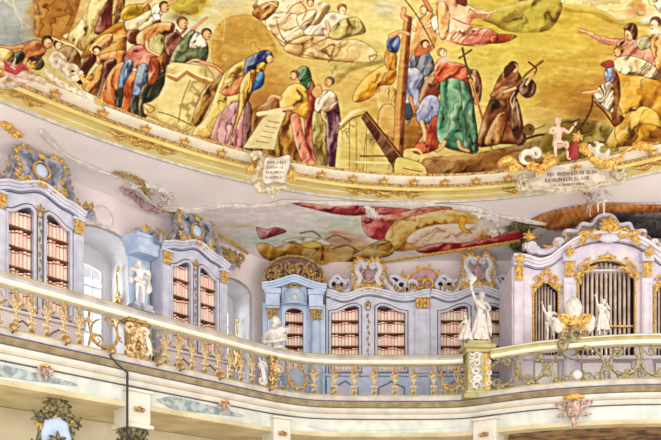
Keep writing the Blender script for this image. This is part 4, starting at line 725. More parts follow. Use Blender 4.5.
# end wall cases
D = empty('bookcase', (.92, 17.1, ZG+EYE))
case('wide pale blue and lavender bookcase on the end wall, just right of the niche case', D, -1.02, 1.51, .69, .44, [(1.32, .36)], 2.74, 2.56, (3.02, 2.86, 2.98), crest_big(3.1, 3.82, .46, 'lav'), 'lav', 5, 'middle end wall case', 8)
swan(D, .34, 3.45, 1.12, 3.0, 'lav'); swan(D, -.34, 3.45, -.84, 3.0, 'lav')
E = empty('bookcase', (3.59, 17.1, ZG+EYE))
case('wide lavender bookcase on the end wall, half hidden by the standing statue and the organ', E, -1.155, 1.36, .69, .44, [(1.15, .3)], 2.74, 2.56, (3.06, 2.86, 2.98), crest_big(3.16, 3.95, .5, 'lav'), 'lav', 5, 'case behind the statue', 8)
swan(E, .36, 3.5, 1.1, 3.0, 'lav'); swan(E, -.36, 3.5, -.8, 3.02, 'lav')
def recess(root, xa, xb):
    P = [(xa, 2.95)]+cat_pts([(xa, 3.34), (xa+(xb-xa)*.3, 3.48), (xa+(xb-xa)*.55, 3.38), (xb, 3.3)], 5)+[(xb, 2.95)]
    MB().plate([P], .13, .16).build('recess_shade_plate', 'dark', root, smooth=False)  # dark plate standing in for the shade behind the pierced scrolls
    b = MB(); n = 3
    for i in range(n):
        x = xa+(xb-xa)*(i+.5)/n; b.scroll(x, 3.25, .13, i*2, 1.2, .04, -.0, (-1)**i, dec=.4)
    b.tube([(x, .05, z+.01) for x, z in P[1:-1]], .045, 7); b.build('pierced_scrolls', 'lav', root)
    b = MB(); b.cluster([(xa+(xb-xa)*(i+.5)/5, 3.16+.08*(i % 2)) for i in range(5)], .1, -.03, int(abs(xa*50))+3); b.build('gilded_sprigs', 'goldd', root)
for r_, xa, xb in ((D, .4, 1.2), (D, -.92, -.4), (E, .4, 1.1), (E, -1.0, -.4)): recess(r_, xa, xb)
# gilded shell crest between D and E
SH = empty('gilded_shell_crest', (2.3, 17.24, ZG+EYE), 0, 'gilded rocaille shell with a pierced double scroll, between the two wide end bookcases', 'ornament')
b = MB(); lp = cat_pts([(-.34, 3.12), (-.3, 3.3), (-.42, 3.42), (-.2, 3.62), (.05, 3.7), (.26, 3.62), (.4, 3.44), (.3, 3.3), (.34, 3.12)], 5); b.plate([lp], -.02, .2); b.build('shell', 'mauve', SH, smooth=False)
b = MB(); b.tube([(x, -.04, z) for x, z in lp], lambda t: .03+.012*math.sin(t*50), 6)
for sg in (-1, 1): b.scroll(sg*.1, 3.28, .15, math.pi if sg > 0 else 0, 1.0, .035, -.08, -sg, dec=.5); b.scroll(sg*.24, 3.2, .1, 0, 1, .03, -.06, sg)
for i in range(2, len(lp), 5): b.leaf(lp[i][0], lp[i][1], math.atan2(lp[i][1]-3.3, lp[i][0])+.5, .12, .022, -.04, random.uniform(-.8, .8), 5)
b.leaf(-.36, 3.3, 2.4, .4, .04, -.05, -.9); b.build('gilded_scrolls', 'gold', SH)
# ---------------------------------------------------------------- niche case in the corner
C = empty('bookcase', (-.88, 16.95, ZG+EYE), .08, 'narrow pale blue corner bookcase with two gold capitals under a dark gilded lattice crest', 'bookcase')
b = MB()
for (xa, xb) in ((-.76, -.24), (.24, .76)): b.box(xa, xb, .05, .12, 0, 2.75)
b.plate([[(-.3, 1.06), (-.3, 3.15), (.3, 3.15), (.3, 1.06)], arch(-.22, .22, 1.16, 2.5, 2.62, 8)], -.02, .04); b.box(-.3, -.26, .04, .4, 0, 3.0); b.box(.26, .3, .04, .4, 0, 3.0)
b.build('carcass', 'blue', C, smooth=False)
b = MB(); b.lathe([(.3, 0), (.34, .04), (.32, .12), (.3, .16), (.3, .9), (.33, .96), (.33, 1.04), (.3, 1.06)], 0, .1, 0, 20, math.pi, 2*math.pi); b.build('base_cupboard', 'blue', C)
MB().box(-.26, .26, .38, .4, 1.06, 3.0).build('back_board', 'red', C, smooth=False)
for sg in (-1, 1):
    b = MB(); b.lathe([(.15, 0), (.15, 1.0), (.17, 1.06), (.16, 1.14), (.125, 1.2), (.115, 2.3)], sg*.52, 0, 0, 16); cc = b.build('column', 'blue', C); capital('c', sg*.52, 2.3, .26, .26, cc, -.1, 'goldd')
    b = MB(); b.bbox(sg*.52-.17, sg*.52+.17, -.17, .12, 2.62, 2.9); b.bbox(sg*.52-.2, sg*.52+.2, -.21, .12, 2.9, 3.02); b.build('entablature_block', 'blue', C, smooth=False)
b = MB(); pr = [(.3, 2.66), (.34, 2.7), (.3, 2.76)]+[(.3-.28*(i/8)**2.2, 2.76+.36*math.sin(math.pi/2*i/8)) for i in range(1, 9)]; b.lathe(pr, 0, .06, 0, 20, math.pi, 2*math.pi); b.build('half_dome', 'blue', C)
b = MB(); sweep_xz(b, cat_pts([(-.76, 3.0), (-.5, 3.04), (-.25, 3.12), (0, 3.2), (.25, 3.12), (.5, 3.04), (.76, 3.0)], 4), y=-.14); b.build('cornice', 'blue', C)
b = MB(); b.scroll(0, 2.82, .09, 0, 1, .014, -.27, 1, dec=.3); b.ball((0, -.27, 2.8), (.05, .03, .05), 8, 6); b.build('white_boss', 'stat', C)
for k in range(5):
    z = 1.16+k*.29; MB().bbox(-.255, .255, .05, .379, z-.025, z).build('shelf', 'shelf', C, smooth=False)
book_rows(C, -.22, .22, [1.16+k*.29 for k in range(5)], lambda k: .235, 6, ('single', 'narrow corner case'))
b = MB(); lp = cat_pts([(-.74, 3.1), (-.72, 3.5), (-.56, 3.72), (-.3, 3.86), (0, 3.9), (.3, 3.86), (.56, 3.72), (.72, 3.5), (.74, 3.1)], 5); b.plate([lp], 0, .1); cr_ = b.build('crest_back', 'mauved', C, smooth=False)
b = MB()
R_ = random.Random(3)
for i in range(6):
    for j in range(3):
        x = -.66+i*.264+(j % 2)*.13; z = 3.22+j*.19
        if abs(x) < .72 and z < 3.8-.5*abs(x)**2: b.scroll(x, z, .12, R_.uniform(0, 6), 1.0, .028, -.04, R_.choice((-1, 1)), dec=.45, n=12); b.leaf(x, z, R_.uniform(0, 6), .17, .026, -.05, .7, 5)
b.tube([(x*.97, -.03, z-.03) for x, z in lp], .03, 6); b.acanthus(0, 3.18, .26, 7, 2.6, math.pi/2, -.08); b.scroll(0, 3.5, .13, 0, 1, .03, -.06, 1, dec=.1); b.build('gilded_lattice', 'goldd', cr_)
b = MB()
for i in range(6):
    for j in range(2):
        x = -.55+i*.22; z = 3.24+j*.2+.1*(1-abs(x)); b.plate([[(x+.06*math.cos(a), z+.07*math.sin(a)) for a in [q*.785 for q in range(8)]]], -.012, .0)
b.build('lattice_dark_disc', 'dark', cr_, smooth=False)  # flat dark discs standing in for openings in the lattice
# ---------------------------------------------------------------- books
def book_mesh(kind):
    b = MB(); w, h, d = 1.0, 1.0, 1.0; zs = [0, .04, .62, .8, .9, .96, 1.0]
    if kind == 1: zs = [0, .05, .6, .87, .95, .97, 1.0]
    if kind == 2: zs = [0, .04, .7, .8, .88, .93, 1.0]
    prof = [(0, 0), (.12, -.09), (.35, -.14), (.65, -.14), (.88, -.09), (1, 0)]
    for i in range(len(zs)-1):
        b.mi = 1 if i == 3 else 0; n = len(prof)
        vs = [(x, y*(1 if i not in (1,) else .92), z) for z in (zs[i], zs[i+1]) for x, y in prof]; b.add(vs, [(k, k+1, n+k+1, n+k) for k in range(n-1)])
    b.mi = 0; n = len(prof)
    for z, fl in ((0, 1), (1, 0)):
        vs = [(x, y, z) for x, y in prof]+[(1, 1, z), (0, 1, z)]; b.add(vs, [tuple(range(n+1, -1, -1)) if fl else tuple(range(n+2))])
    b.add([(0, 0, 0), (0, 1, 0), (0, 1, 1), (0, 0, 1)], [(0, 3, 2, 1)]); b.add([(1, 0, 0), (1, 1, 0), (1, 1, 1), (1, 0, 1)], [(0, 1, 2, 3)]); b.add([(0, 1, 0), (1, 1, 0), (1, 1, 1), (0, 1, 1)], [(0, 3, 2, 1)])
    return b
BM = []
for k in range(3):
    for mm in ('book', 'book2'):
        o = book_mesh(k).build('book', [mm, 'label'], None, smooth=False); BM.append(o.data); bpy.data.objects.remove(o)
ORD = ['bottom', 'second', 'third', 'fourth', 'top']
from_stuff = MB(); nbk = 0
# rows nearest the viewer first; the low rows of the last case, half hidden by the railing, are one mass
rows_sorted = sorted(BOOKROWS, key=lambda r: (r[6][1] == 'case behind the statue', 0))
for (root, x0, x1, z, hm, nb, (side, where), k, dep) in rows_sorted:
    Rm = root.matrix_world if False else Matrix.Translation(root.location) @ Matrix.Rotation(root.rotation_euler.z, 4, 'Z')
    w = (x1-x0)/nb; R_ = random.Random(k*31+len(where)+len(side))
    lbl = f'cream spined books with red labels, {ORD[k]} shelf of the {where}' if side == 'single' else f'cream book with red label, {ORD[k]} shelf, {side} half of {where}'
    if side == 'single': lbl = f'cream book with red label, {ORD[k]} shelf of {where}'
    grp = f'books on the {ORD[k]} shelf, {side} side, {where}'
    mass = where == 'case behind the statue' and k < 1
    h0 = hm*R_.uniform(.88, .93)
    for i in range(nb):
        h = min(hm, h0*(1+.09*math.sin(i*1.3+k*2+x0*3)+R_.uniform(-.04, .04))); bw = w*R_.uniform(.88, .97); d = R_.uniform(.17, .2); y = dep+R_.uniform(0, .012)
        Tm = Rm @ Matrix.Translation((x0+i*w+(w-bw)/2, y, z+.0005)) @ Matrix.Diagonal((bw, d, h, 1))
        if mass:
            me = BM[R_.randrange(6)]; n0 = len(from_stuff.v); from_stuff.v += [tuple(Tm @ v.co) for v in me.vertices]
            for p in me.polygons: from_stuff.f.append([n0+q for q in p.vertices]); from_stuff.m.append(p.material_index)
        else:
            o = bpy.data.objects.new('book', BM[(R_.randrange(6) if R_.random() < .8 else 0)]); COL.objects.link(o); o.matrix_world = Tm; tag(o, lbl, 'book', grp); nbk += 1
if from_stuff.v: tag(from_stuff.build('book_row', ['book', 'label'], None, smooth=False), 'row of cream books half hidden by the railing, lowest shelf of the case behind the statue', 'books', kind='stuff')
print('BOOKS', nbk)
# ---------------------------------------------------------------- organ
def onorgan(px, py): return (px-330)/FPX*15.3-6.03, (HOR-py)/FPX*15.3-3.67
OG = empty('pipe_organ', (6.03, 15.3, ZG+EYE), 0, 'lavender pipe organ case with tin pipes and gilded carving behind the right balcony', 'organ')
op = cat_pts([(-2.07, 3.0), (-1.8, 2.98), (-1.5, 2.9), (-1.22, 2.98), (-.98, 3.16), (-.6, 3.4), (0, 3.5), (.6, 3.4), (.98, 3.16), (1.22, 2.98), (1.5, 2.9), (1.8, 2.98), (2.07, 3.0)], 5)
hc = [(-.62, .95), (-.62, 2.66)]+cat_pts([(-.6, 2.68), (-.5, 2.74), (-.42, 2.92), (-.25, 3.02), (0, 3.05), (.25, 3.02), (.42, 2.92), (.5, 2.74), (.6, 2.68)], 4)+[(.62, 2.66), (.62, .95)]
def side_hole(c): return [(c-.27, .95), (c-.27, 2.36)]+cat_pts([(c-.25, 2.4), (c-.12, 2.5), (c, 2.6), (c+.12, 2.5), (c+.25, 2.4)], 4)+[(c+.27, 2.36), (c+.27, .95)]
MB().plate([[(-2.05, 0)]+op+[(2.05, 0)], hc, side_hole(-1.32), side_hole(1.32)], 0, .05).build('case_front', 'lavp', OG, smooth=False)
b = MB(); b.box(-2.05, -2.0, .05, 1.2, 0, 2.95); b.box(2.0, 2.05, .05, 1.2, 0, 2.95); b.box(-2.0, 2.0, 1.1, 1.2, 0, 2.9); b.box(-2.0, 2.0, .05, 1.1, 2.84, 2.88); b.build('case_sides', 'lavp', OG, smooth=False)
MB().box(-1.95, 1.95, .42, .45, .5, 2.84).build('dark_backing', 'dark', OG, smooth=False)
def pipe(x, r, z0, z1, y=.16):
    b = MB(); b.lathe([(r*.3, 0), (r*.95, .26), (r, .3), (r, z1-z0-.02), (r*1.05, z1-z0-.02), (r*1.05, z1-z0), (r*.85, z1-z0), (r*.85, z1-z0-.05)], x, y, z0, 12); p = b.build('pipe', 'pipe', OG)
    b = MB(); zz = z0+.3; b.add([(x-r*.5, y-r*1.02, zz), (x+r*.5, y-r*1.02, zz), (x+r*.5, y-r*1.06, zz+.05), (x, y-r*1.1, zz+.13), (x-r*.5, y-r*1.06, zz+.05)], [(0, 1, 2, 3, 4)]); b.build('pipe_mouth', 'pipem', p)
for i in range(12):
    x = -.56+i*.1018; u = abs(i-5.5)/5.5; pipe(x, .033, .72+.16*u, 3.06-.3*u*u)
for c in (-1.32, 1.32):
    for i in range(8): x = c-.235+i*.067; u = abs(i-3.5)/3.5; pipe(x, .0225, .85+.1*u, 2.62-.2*u)
b = MB(); b.box(-.62, .62, .06, .09, 1.62, 1.66); b.build('gilded_rail', 'gold', OG, smooth=False)
for x, w in ((-1.94, .2), (-.85, .22), (.85, .22), (1.94, .2)):
    z1 = 2.9 if abs(x) > 1 else 2.98; pilaster(x, w, 0.0, z1, OG, 'lavp', .34, -.1)
    b = MB(); b.bbox(x-w/2-.02, x+w/2+.02, -.14, .02, z1+.02, z1+.14 if abs(x) > 1 else z1+.2); b.build('entablature_block', 'lavp', OG, smooth=False)
b = sweep_xz(MB(), op, [(-.02, -.02), (-.02, .05), (.02, .07), (.03, .12), (.06, .13), (.075, .18), (.12, .2), (.13, .17), (.13, -.02)]); b.build('cornice', 'lavp', OG)
b = MB(); b.sweep([(x, 0, z) for x, z in op], [(-.06, -.01), (-.06, .03), (-.045, .03), (-.045, -.01)], (0, -1, 0)); b.build('cornice_line', 'dkgrey', OG)
for lp in (hc, side_hole(-1.32), side_hole(1.32)):
    b = MB(); b.sweep([(x, 0, z) for x, z in lp[:-1]+[lp[-1]]], [(-.01, -.01), (-.01, .03), (.02, .045), (.035, .02), (.035, -.01)], (0, -1, 0)); b.build('gilded_rim', 'gold', OG)
def orn(name, fn, m='gold', par=OG): b = MB(); fn(b); return b.build(name, m, par)
def side_orn(c):
    def f(b):
        b.scroll(c, 2.66, .12, 0, 1, .028, -.06, 1, dec=.05)
        for sg in (-1, 1): b.scroll(c+sg*.16, 2.6, .1, 0 if sg > 0 else math.pi, 1.1, .03, -.05, sg); b.leaf(c+sg*.1, 2.55, -math.pi/2+sg*1.0, .28, .035, -.04, sg*.7); b.leaf(c+sg*.22, 2.5, -math.pi/2+sg*.3, .22, .03, -.04, sg*.4)
        b.acanthus(c, 2.74, .16, 5, 2, math.pi/2, -.06)
    return f
for c in (-1.32, 1.32): orn('gilded_cartouche', side_orn(c)); o_ = MB(); o_.ball((c, -.03, 2.66), (.08, .05, .09)); o_.build('cartouche_boss', 'pinkw', OG)
def corner_orn(sg):
    def f(b):
        x = sg*.5; b.scroll(x, 2.84, .13, 0 if sg > 0 else math.pi, 1.2, .032, -.05, sg); b.acanthus(x+sg*.1, 2.7, .16, 5, 2.4, math.pi/2-sg*1.2, -.05); b.leaf(x, 2.95, math.pi/2+sg*.5, .2, .03, -.05, sg*.8); b.leaf(x-sg*.1, 2.86, math.pi/2+sg*1.5, .2, .03, -.05, .6); b.leaf(x+sg*.1, 2.66, -math.pi/2, .16, .025, -.05, .4)
    return f
for sg in (-1, 1): orn('gilded_spandrel', corner_orn(sg))
orn('gilded_keystone', lambda b: (b.acanthus(0, 3.08, .14, 5, 2.6, math.pi/2, -.06), b.leaf(0, 3.1, -.2, .2, .03, -.05, .6), b.leaf(0, 3.1, 3.3, .2, .03, -.05, -.6)))
def crown(b):
    b.acanthus(0, 3.62, .34, 9, 2.6, math.pi/2, -.16); b.acanthus(0, 3.6, .22, 7, 2.0, math.pi/2, -.2)
    for sg in (-1, 1):
        b.scroll(sg*.3, 3.56, .12, 0, 1.2, .035, -.16, sg); b.leaf(sg*.35, 3.5, 0.35 if sg > 0 else math.pi-.35, .35, .05, -.16, -.5*sg); b.acanthus(sg*.5, 3.46, .2, 5, 2.4, math.pi/2-sg*.9, -.16); b.leaf(sg*.5, 3.42, -.7 if sg > 0 else math.pi+.7, .24, .035, -.15, .4*sg)
orn('gilded_crown', crown)
b = MB(); b.ball((0, -.14, 3.47), (.22, .08, .1)); b.build('shell_boss', 'lavp', OG)
for x in (-.86, .86, -1.94, 1.94): orn('gilded_tuft', lambda b: (b.acanthus(x, 3.14 if abs(x) < 1 else 2.98, .17, 5, 2.4, math.pi/2, -.18), b.acanthus(x, 3.14 if abs(x) < 1 else 2.98, .13, 5, 2.4, -math.pi/2, -.18)))
cp = cat_pts([(-1.02, 3.15), (-1.05, 3.42), (-.86, 3.5), (-.86, 3.72), (-.62, 3.72), (-.52, 3.88), (-.3, 3.86), (-.18, 4.02), (0, 4.08), (.18, 4.02), (.3, 3.86), (.52, 3.88), (.62, 3.72), (.86, 3.72), (.86, 3.5), (1.05, 3.42), (1.02, 3.15)], 4)
cr_ = MB().plate([cp], .1, .5).build('upper_crest', 'grey', OG, smooth=False)
b = MB(); b.sweep([(x, .1, z) for x, z in cp], [(-.04, -.02), (-.03, .05), (.02, .09), (.05, .03), (.05, -.1)], (0, -1, 0)); b.build('crest_moulding', 'lavp', cr_)
b = MB(); b.sweep([(x*.94, .1, z-.06) for x, z in cp[4:-4]], [(-.012, -.02), (-.012, .02), (.012, .02), (.012, -.02)], (0, -1, 0))
for sg in (-1, 1): b.scroll(sg*.9, 3.55, .12, math.pi/2, 1.2, .025, .03, sg)
b.build('gilded_line', 'goldd', cr_)
for sg in (-1, 1):      # outer scrolls that step down to the side towers
    b = MB(); P = cat_pts([(sg*1.0, 3.5), (sg*1.2, 3.32), (sg*1.45, 3.28), (sg*1.6, 3.42), (sg*1.8, 3.4)], 5); P = P if sg > 0 else P[::-1]
    b.sweep([(x, .02, z) for x, z in P], [(-.1, -.12), (-.1, .03), (-.03, .07), (.03, .03), (.05, -.12)], (0, -1, 0)); b.scroll(sg*1.62, 3.34, .13, 0, 1.4, .045, -.02, sg); b.scroll(sg*1.05, 3.42, .11, 0, 1.3, .04, -.02, -sg); b.build('outer_scroll', 'lavp', cr_)
    orn('gilded_flame', lambda b: b.cluster([(sg*(1.1+.1*i), 3.36+.05*math.sin(i*2)) for i in range(4)], .12, -.06, 4), 'gold', cr_); orn('gilded_tuft', lambda b: b.acanthus(sg*1.7, 3.5, .22, 5, 2.2, math.pi/2, -.03), 'gold', cr_)
for sg in (-1, 1):
    MB().bbox(sg*.3-.24, sg*.3+.24, -.02, .01, .12, .82).build('base_panel', 'niche', OG, smooth=False); MB().bbox(sg*1.32-.26, sg*1.32+.26, -.02, .01, .12, .82).build('base_panel', 'niche', OG, smooth=False)
for x0, x1 in ((-.54, -.06), (.06, .54), (-1.58, -1.06), (1.06, 1.58)):
    b = MB(); b.sweep([(x0, -.02, .12), (x1, -.02, .12), (x1, -.02, .82), (x0, -.02, .82)], [(-.01, 0), (-.01, .012), (.01, .012), (.01, 0)], (0, -1, 0), True); b.build('panel_line', 'goldd', OG)
b = MB(); b.bbox(-2.08, 2.08, -.14, .02, .86, .94); b.bbox(-2.08, 2.08, -.12, .02, 0, .1); b.build('string_course', 'lavp', OG, smooth=False)
# ---------------------------------------------------------------- figures
def figure(name, label, loc, h, rz, J, robe=None, m='stat', extra=None, cat='statue'):
    """J: joint positions in units of the height, x to the viewer's right, y away, z up."""
    base = dict(pel=(0, 0, .50), bel=(0, .01, .6), che=(0, .0, .72), nek=(0, -.005, .83), hed=(0, -.015, .875), sl=(-.11, 0, .79), sr=(.11, 0, .79), el=(-.17, 0, .64), er=(.17, 0, .64), wl=(-.18, -.04, .5), wr=(.18, -.04, .5),
      hl=(-.06, 0, .48), hr=(.06, 0, .48), kl=(-.07, -.02, .27), kr=(.07, -.02, .27), al=(-.07, .01, .05), ar=(.07, .01, .05), tl=(-.08, -.07, .015), tr=(.08, -.07, .015)); base.update(J)
    rad = dict(pel=.075, bel=.065, che=.085, nek=.034, hed=.04, sl=.042, sr=.042, el=.03, er=.03, wl=.021, wr=.021, hl=.062, hr=.062, kl=.038, kr=.038, al=.024, ar=.024, tl=.02, tr=.02)
    E_ = [('pel', 'bel'), ('bel', 'che'), ('che', 'nek'), ('nek', 'hed'), ('che', 'sl'), ('che', 'sr'), ('sl', 'el'), ('sr', 'er'), ('el', 'wl'), ('er', 'wr'), ('pel', 'hl'), ('pel', 'hr'), ('hl', 'kl'), ('hr', 'kr'), ('kl', 'al'), ('kr', 'ar'), ('al', 'tl'), ('ar', 'tr')]
    ks = list(base); me = bpy.data.meshes.new('b'); me.from_pydata([Vector(base[k])*h for k in ks], [(ks.index(a), ks.index(c)) for a, c in E_], []); o = bpy.data.objects.new('b', me); COL.objects.link(o)
    sk = o.modifiers.new('s', 'SKIN'); o.modifiers.new('u', 'SUBSURF').levels = 2
    for i, k in enumerate(ks): me.skin_vertices[0].data[i].radius = (rad[k]*h, rad[k]*h*.92)
    me.skin_vertices[0].data[0].use_root = True
    dg = bpy.context.evaluated_depsgraph_get(); ev = o.evaluated_get(dg); m2 = ev.to_mesh(); b = MB(); b.v = [tuple(v.co) for v in m2.vertices]; b.f = [list(p.vertices) for p in m2.polygons]; b.m = [0]*len(b.f); ev.to_mesh_clear(); bpy.data.objects.remove(o)
    hd = Vector(base['hed'])*h+Vector((0, -.005, .035))*h; r = .062*h
    b.ball(hd, (r*.82, r*.95, r*1.1), 14, 10); b.ball(hd+Vector((0, -r*.95, -r*.1)), (r*.16, r*.24, r*.3), 8, 6); b.ball(hd+Vector((0, -r*.85, -r*.5)), (r*.3, r*.12, r*.1), 8, 5); b.ball(hd+Vector((0, -r*.7, -r*.85)), (r*.3, r*.2, r*.2), 8, 5)
    for sg in (-1, 1): b.ball(hd+Vector((sg*r*.34, -r*.82, r*.12)), (r*.16, r*.1, r*.1), 8, 5); b.ball(hd+Vector((sg*r*.84, 0, 0)), (r*.12, r*.2, r*.28), 8, 5)
    for s_, e_, sgn in (('wl', 'el', -1), ('wr', 'er', 1)):
        w = Vector(base[s_])*h; d = (w-Vector(base[e_])*h).normalized(); sd = d.cross(Vector((0, 1, 0))); sd = sd.normalized() if sd.length > .1 else Vector((1, 0, 0)); pl = w+d*.03*h; b.ball(pl, (.02*h, .02*h, .024*h), 8, 6)
        for k in range(4):
            q = pl+sd*(k-1.5)*.011*h; L_ = (.034, .042, .04, .03)[k]*h; b.tube([q, q+d*L_*.55, q+d*L_+Vector((0, -.008*h, -.006*h))], [.0062*h, .006*h, .004*h], 6)
        q = w+d*.012*h-sd*sgn*.018*h; b.tube([q, q+d*.018*h-sd*sgn*.012*h, q+d*.032*h-sd*sgn*.012*h], [.007*h, .006*h, .004*h], 6)
    root = empty(name, loc, rz, label, cat); b.build('body', m, root)
    b = MB()
    for i in range(26):
        a = i*2.4; ph = .15+.95*(i/26); p = hd+Vector((math.cos(a)*math.sin(ph)*r*.95, math.sin(a)*math.sin(ph)*r*.75+r*.22, math.cos(ph)*r*1.08+r*.1)); b.ball(p, r*.3, 6, 5)
    b.build('hair', m, root)
    if robe: b = MB(); robe(b, h); b.build('drapery', m, root)
    if extra: extra(root, h)
    return root
def skirt(z0, z1, r0, r1, dx=0, lean=0, folds=9):
    def f(b, h):
        n = 40; vs = []; fs = []; rows = 10
        for j in range(rows+1):
            t = j/rows; z = z1+(z0-z1)*t
            for i in range(n):
                a = 2*math.pi*i/n; rr = (r1+(r0-r1)*t)*(1+.13*t**.6*math.sin(folds*a+2.5*t+1)+.05*math.sin(4*a)); vs.append(((dx*t+rr*math.cos(a))*h, (lean*t+rr*.8*math.sin(a))*h, (z+.01*math.sin(5*a))*h))
        for j in range(rows):
            for i in range(n): fs.append((j*n+i, j*n+(i+1) % n, (j+1)*n+(i+1) % n, (j+1)*n+i))
        fs.append(tuple(range(n-1, -1, -1))); b.add(vs, fs)
    return f
def sash(P, w):
    def f(b, h): b.tube([Vector(p)*h for p in cat_pts(P, 6)], lambda t: w*h*(.7+.4*math.sin(t*11)), 8, .5)
    return f
def both(*fs):
    def f(b, h):
        for q in fs: q(b, h)
    return f
def rail_pt(px, off=0, h=4.70): d = rail_px(px); p, t = rail_at(d); n = Vector((-t.y, t.x, 0)); return Vector((p.x, p.y, h+EYE))+n*off, math.atan2(t.y, t.x)
loc, a = rail_pt(549, 0, 4.705)
figure('statue', 'white stucco cherub with raised left arm standing on the balcony rail, left of the urn', loc, .76, -.1, dict(el=(-.17, -.03, .9), wl=(-.2, -.05, 1.02), er=(.24, -.02, .68), wr=(.36, -.05, .6), kl=(-.05, -.04, .27), kr=(.1, 0, .27), ar=(.13, .03, .05), tr=(.14, -.05, .015)), both(sash([(-.1, -.07, .62), (.02, -.1, .54), (.12, -.06, .5), (.14, .0, .42), (.2, .02, .36)], .03), sash([(-.12, -.02, .52), (0, -.1, .47), (.12, -.04, .5)], .04)))
loc, a = rail_pt(602, 0, 4.705)
figure('statue', 'white stucco cherub lifting one arm on the balcony rail, right of the urn', loc, .78, .15, dict(el=(-.16, -.03, .92), wl=(-.2, -.05, 1.03), sr=(.12, 0, .8), er=(.19, -.05, .72), wr=(.1, -.1, .8), hed=(.03, -.02, .87)), both(skirt(.16, .6, .17, .1, .05), sash([(-.12, -.05, .82), (.02, -.1, .72), (.14, -.06, .62), (.18, 0, .4)], .04)))
# urn between the cherubs
loc, a = rail_pt(573, -.02, 4.705)
UR = empty('rocaille_urn', loc, 0, 'white and gold rocaille urn with side scrolls on the balcony rail between two cherubs', 'urn')
b = MB(); b.lathe([(.16, -.12), (.2, -.05), (.14, .02), (.09, .1), (.1, .2), (.13, .3), (.12, .34)], 0, 0, 0, 14); b.build('foot', 'iron', UR)
b = MB(); b.lathe([(.06, .34), (.12, .4), (.17, .52), (.18, .64), (.14, .76), (.07, .83), (.03, .86)], 0, 0, 0, 16); b.ball((-.04, -.12, .72), .05); b.ball((.08, -.1, .66), .05); b.ball((0, -.14, .56), .06); b.build('vessel', 'stat', UR)
b = MB()
for sg in (-1, 1): b.scroll(sg*.2, .36, .12, 0 if sg > 0 else math.pi, 1.1, .045, -.06, sg); b.leaf(sg*.1, .28, .5 if sg > 0 else math.pi-.5, .34, .05, -.06, .5*sg); b.leaf(sg*.1, .2, -.1 if sg > 0 else math.pi+.1, .3, .04, -.06, .8*sg)
b.acanthus(0, .26, .2, 7, 2.8, math.pi/2, -.12); b.build('gilded_scrolls', 'gold', UR)
b = MB()
for sg in (-1, 1): b.scroll(sg*.17, .06, .12, 0, 1.3, .04, -.08, sg); b.scroll(sg*.26, -.14, .13, 2, 1.2, .035, -.1, sg); b.leaf(sg*.2, -.05, -math.pi/2, .25, .04, -.1, .5*sg)
b.scroll(0, .04, .1, 0, 1, .035, -.16, 1, dec=.1); b.build('base_scrolls', 'iron', UR)
for sg in (-1, 1):
    b = MB(); b.ball((sg*.3, -.05, .22), (.13, .09, .12)); b.ball((sg*.36, -.06, .3), (.08, .06, .09)); b.leaf(sg*.3, .22, math.pi/2-sg*.5, .26, .05, -.05, .5); b.build('stucco_cloud', 'stat', UR)
# standing figure group on the corner pier
loc, a = rail_pt(477, 0, 4.93)
ST = figure('statue', 'tall white statue on the corner pier, standing with one arm raised high', loc+Vector((.08, 0, 0)), 1.12, .15, dict(sl=(-.1, 0, .8), el=(-.17, -.02, .95), wl=(-.2, -.03, 1.1), er=(.18, -.04, .66), wr=(.1, -.13, .58), hed=(.02, -.02, .875)), both(skirt(.02, .55, .2, .1, -.03), sash([(-.12, -.06, .8), (.0, -.1, .68), (.12, -.08, .56), (.16, -.02, .4), (.18, 0, .2)], .045), sash([(.12, .02, .8), (.16, .06, .6), (.2, .05, .4), (.22, .03, .15)], .05)))
b = MB(); b.lathe([(.02, 1.1), (.04, 1.2), (.02, 1.24), (.06, 1.28), (.05, 1.3)], -.23, -.04, 0, 10); b.leaf(-.23, 1.3, math.pi/2, .2, .05, -.02, .3); b.leaf(-.2, 1.3, 1.2, .16, .04, -.03, -.5); b.tube([(-.23, -.04, 1.1), (-.225, -.04, 1.2)], .015); b.build('torch', 'stat', ST)
figure('statue', 'smaller white crouching figure at the feet of the tall statue on the corner pier', loc+Vector((-.26, -.14, 0)), .56, -.4, dict(hed=(-.03, -.05, .86), el=(-.2, -.06, .66), wl=(-.24, -.12, .56), er=(.16, -.08, .66), wr=(.16, -.1, .82), kl=(-.12, -.18, .36), al=(-.12, -.08, .08), tl=(-.13, -.16, .02)), both(skirt(.0, .6, .3, .12, -.06), sash([(-.14, -.05, .75), (0, -.1, .66), (.16, -.05, .6)], .05)))
# cherub by the first window, standing on a grey block on the railing
loc, a = rail_pt(140, 0, 4.70)
b = MB(); b.bbox(-.22, .22, -.16, .16, 0, .05); b.bbox(-.19, .19, -.14, .14, .05, .13); BL = empty('plinth', loc, a, 'grey block on the railing carrying the caped cherub', 'plinth'); b.build('block', 'grey', BL, smooth=False)
figure('statue', 'white caped cherub on a grey block on the left railing, near the first window', loc+Vector((0, 0, .13)), .82, .35, dict(el=(-.2, -.04, .74), wl=(-.12, -.12, .8), er=(.2, -.03, .66), wr=(.14, -.12, .6), hed=(-.03, -.03, .87)), both(sash([(.14, .06, .84), (.2, .08, .66), (.2, .07, .45), (.18, .04, .3)], .07), sash([(-.14, .05, .84), (-.2, .08, .66), (-.16, .07, .5)], .06), sash([(-.12, -.06, .58), (.02, -.1, .5), (.13, -.05, .52)], .045)))
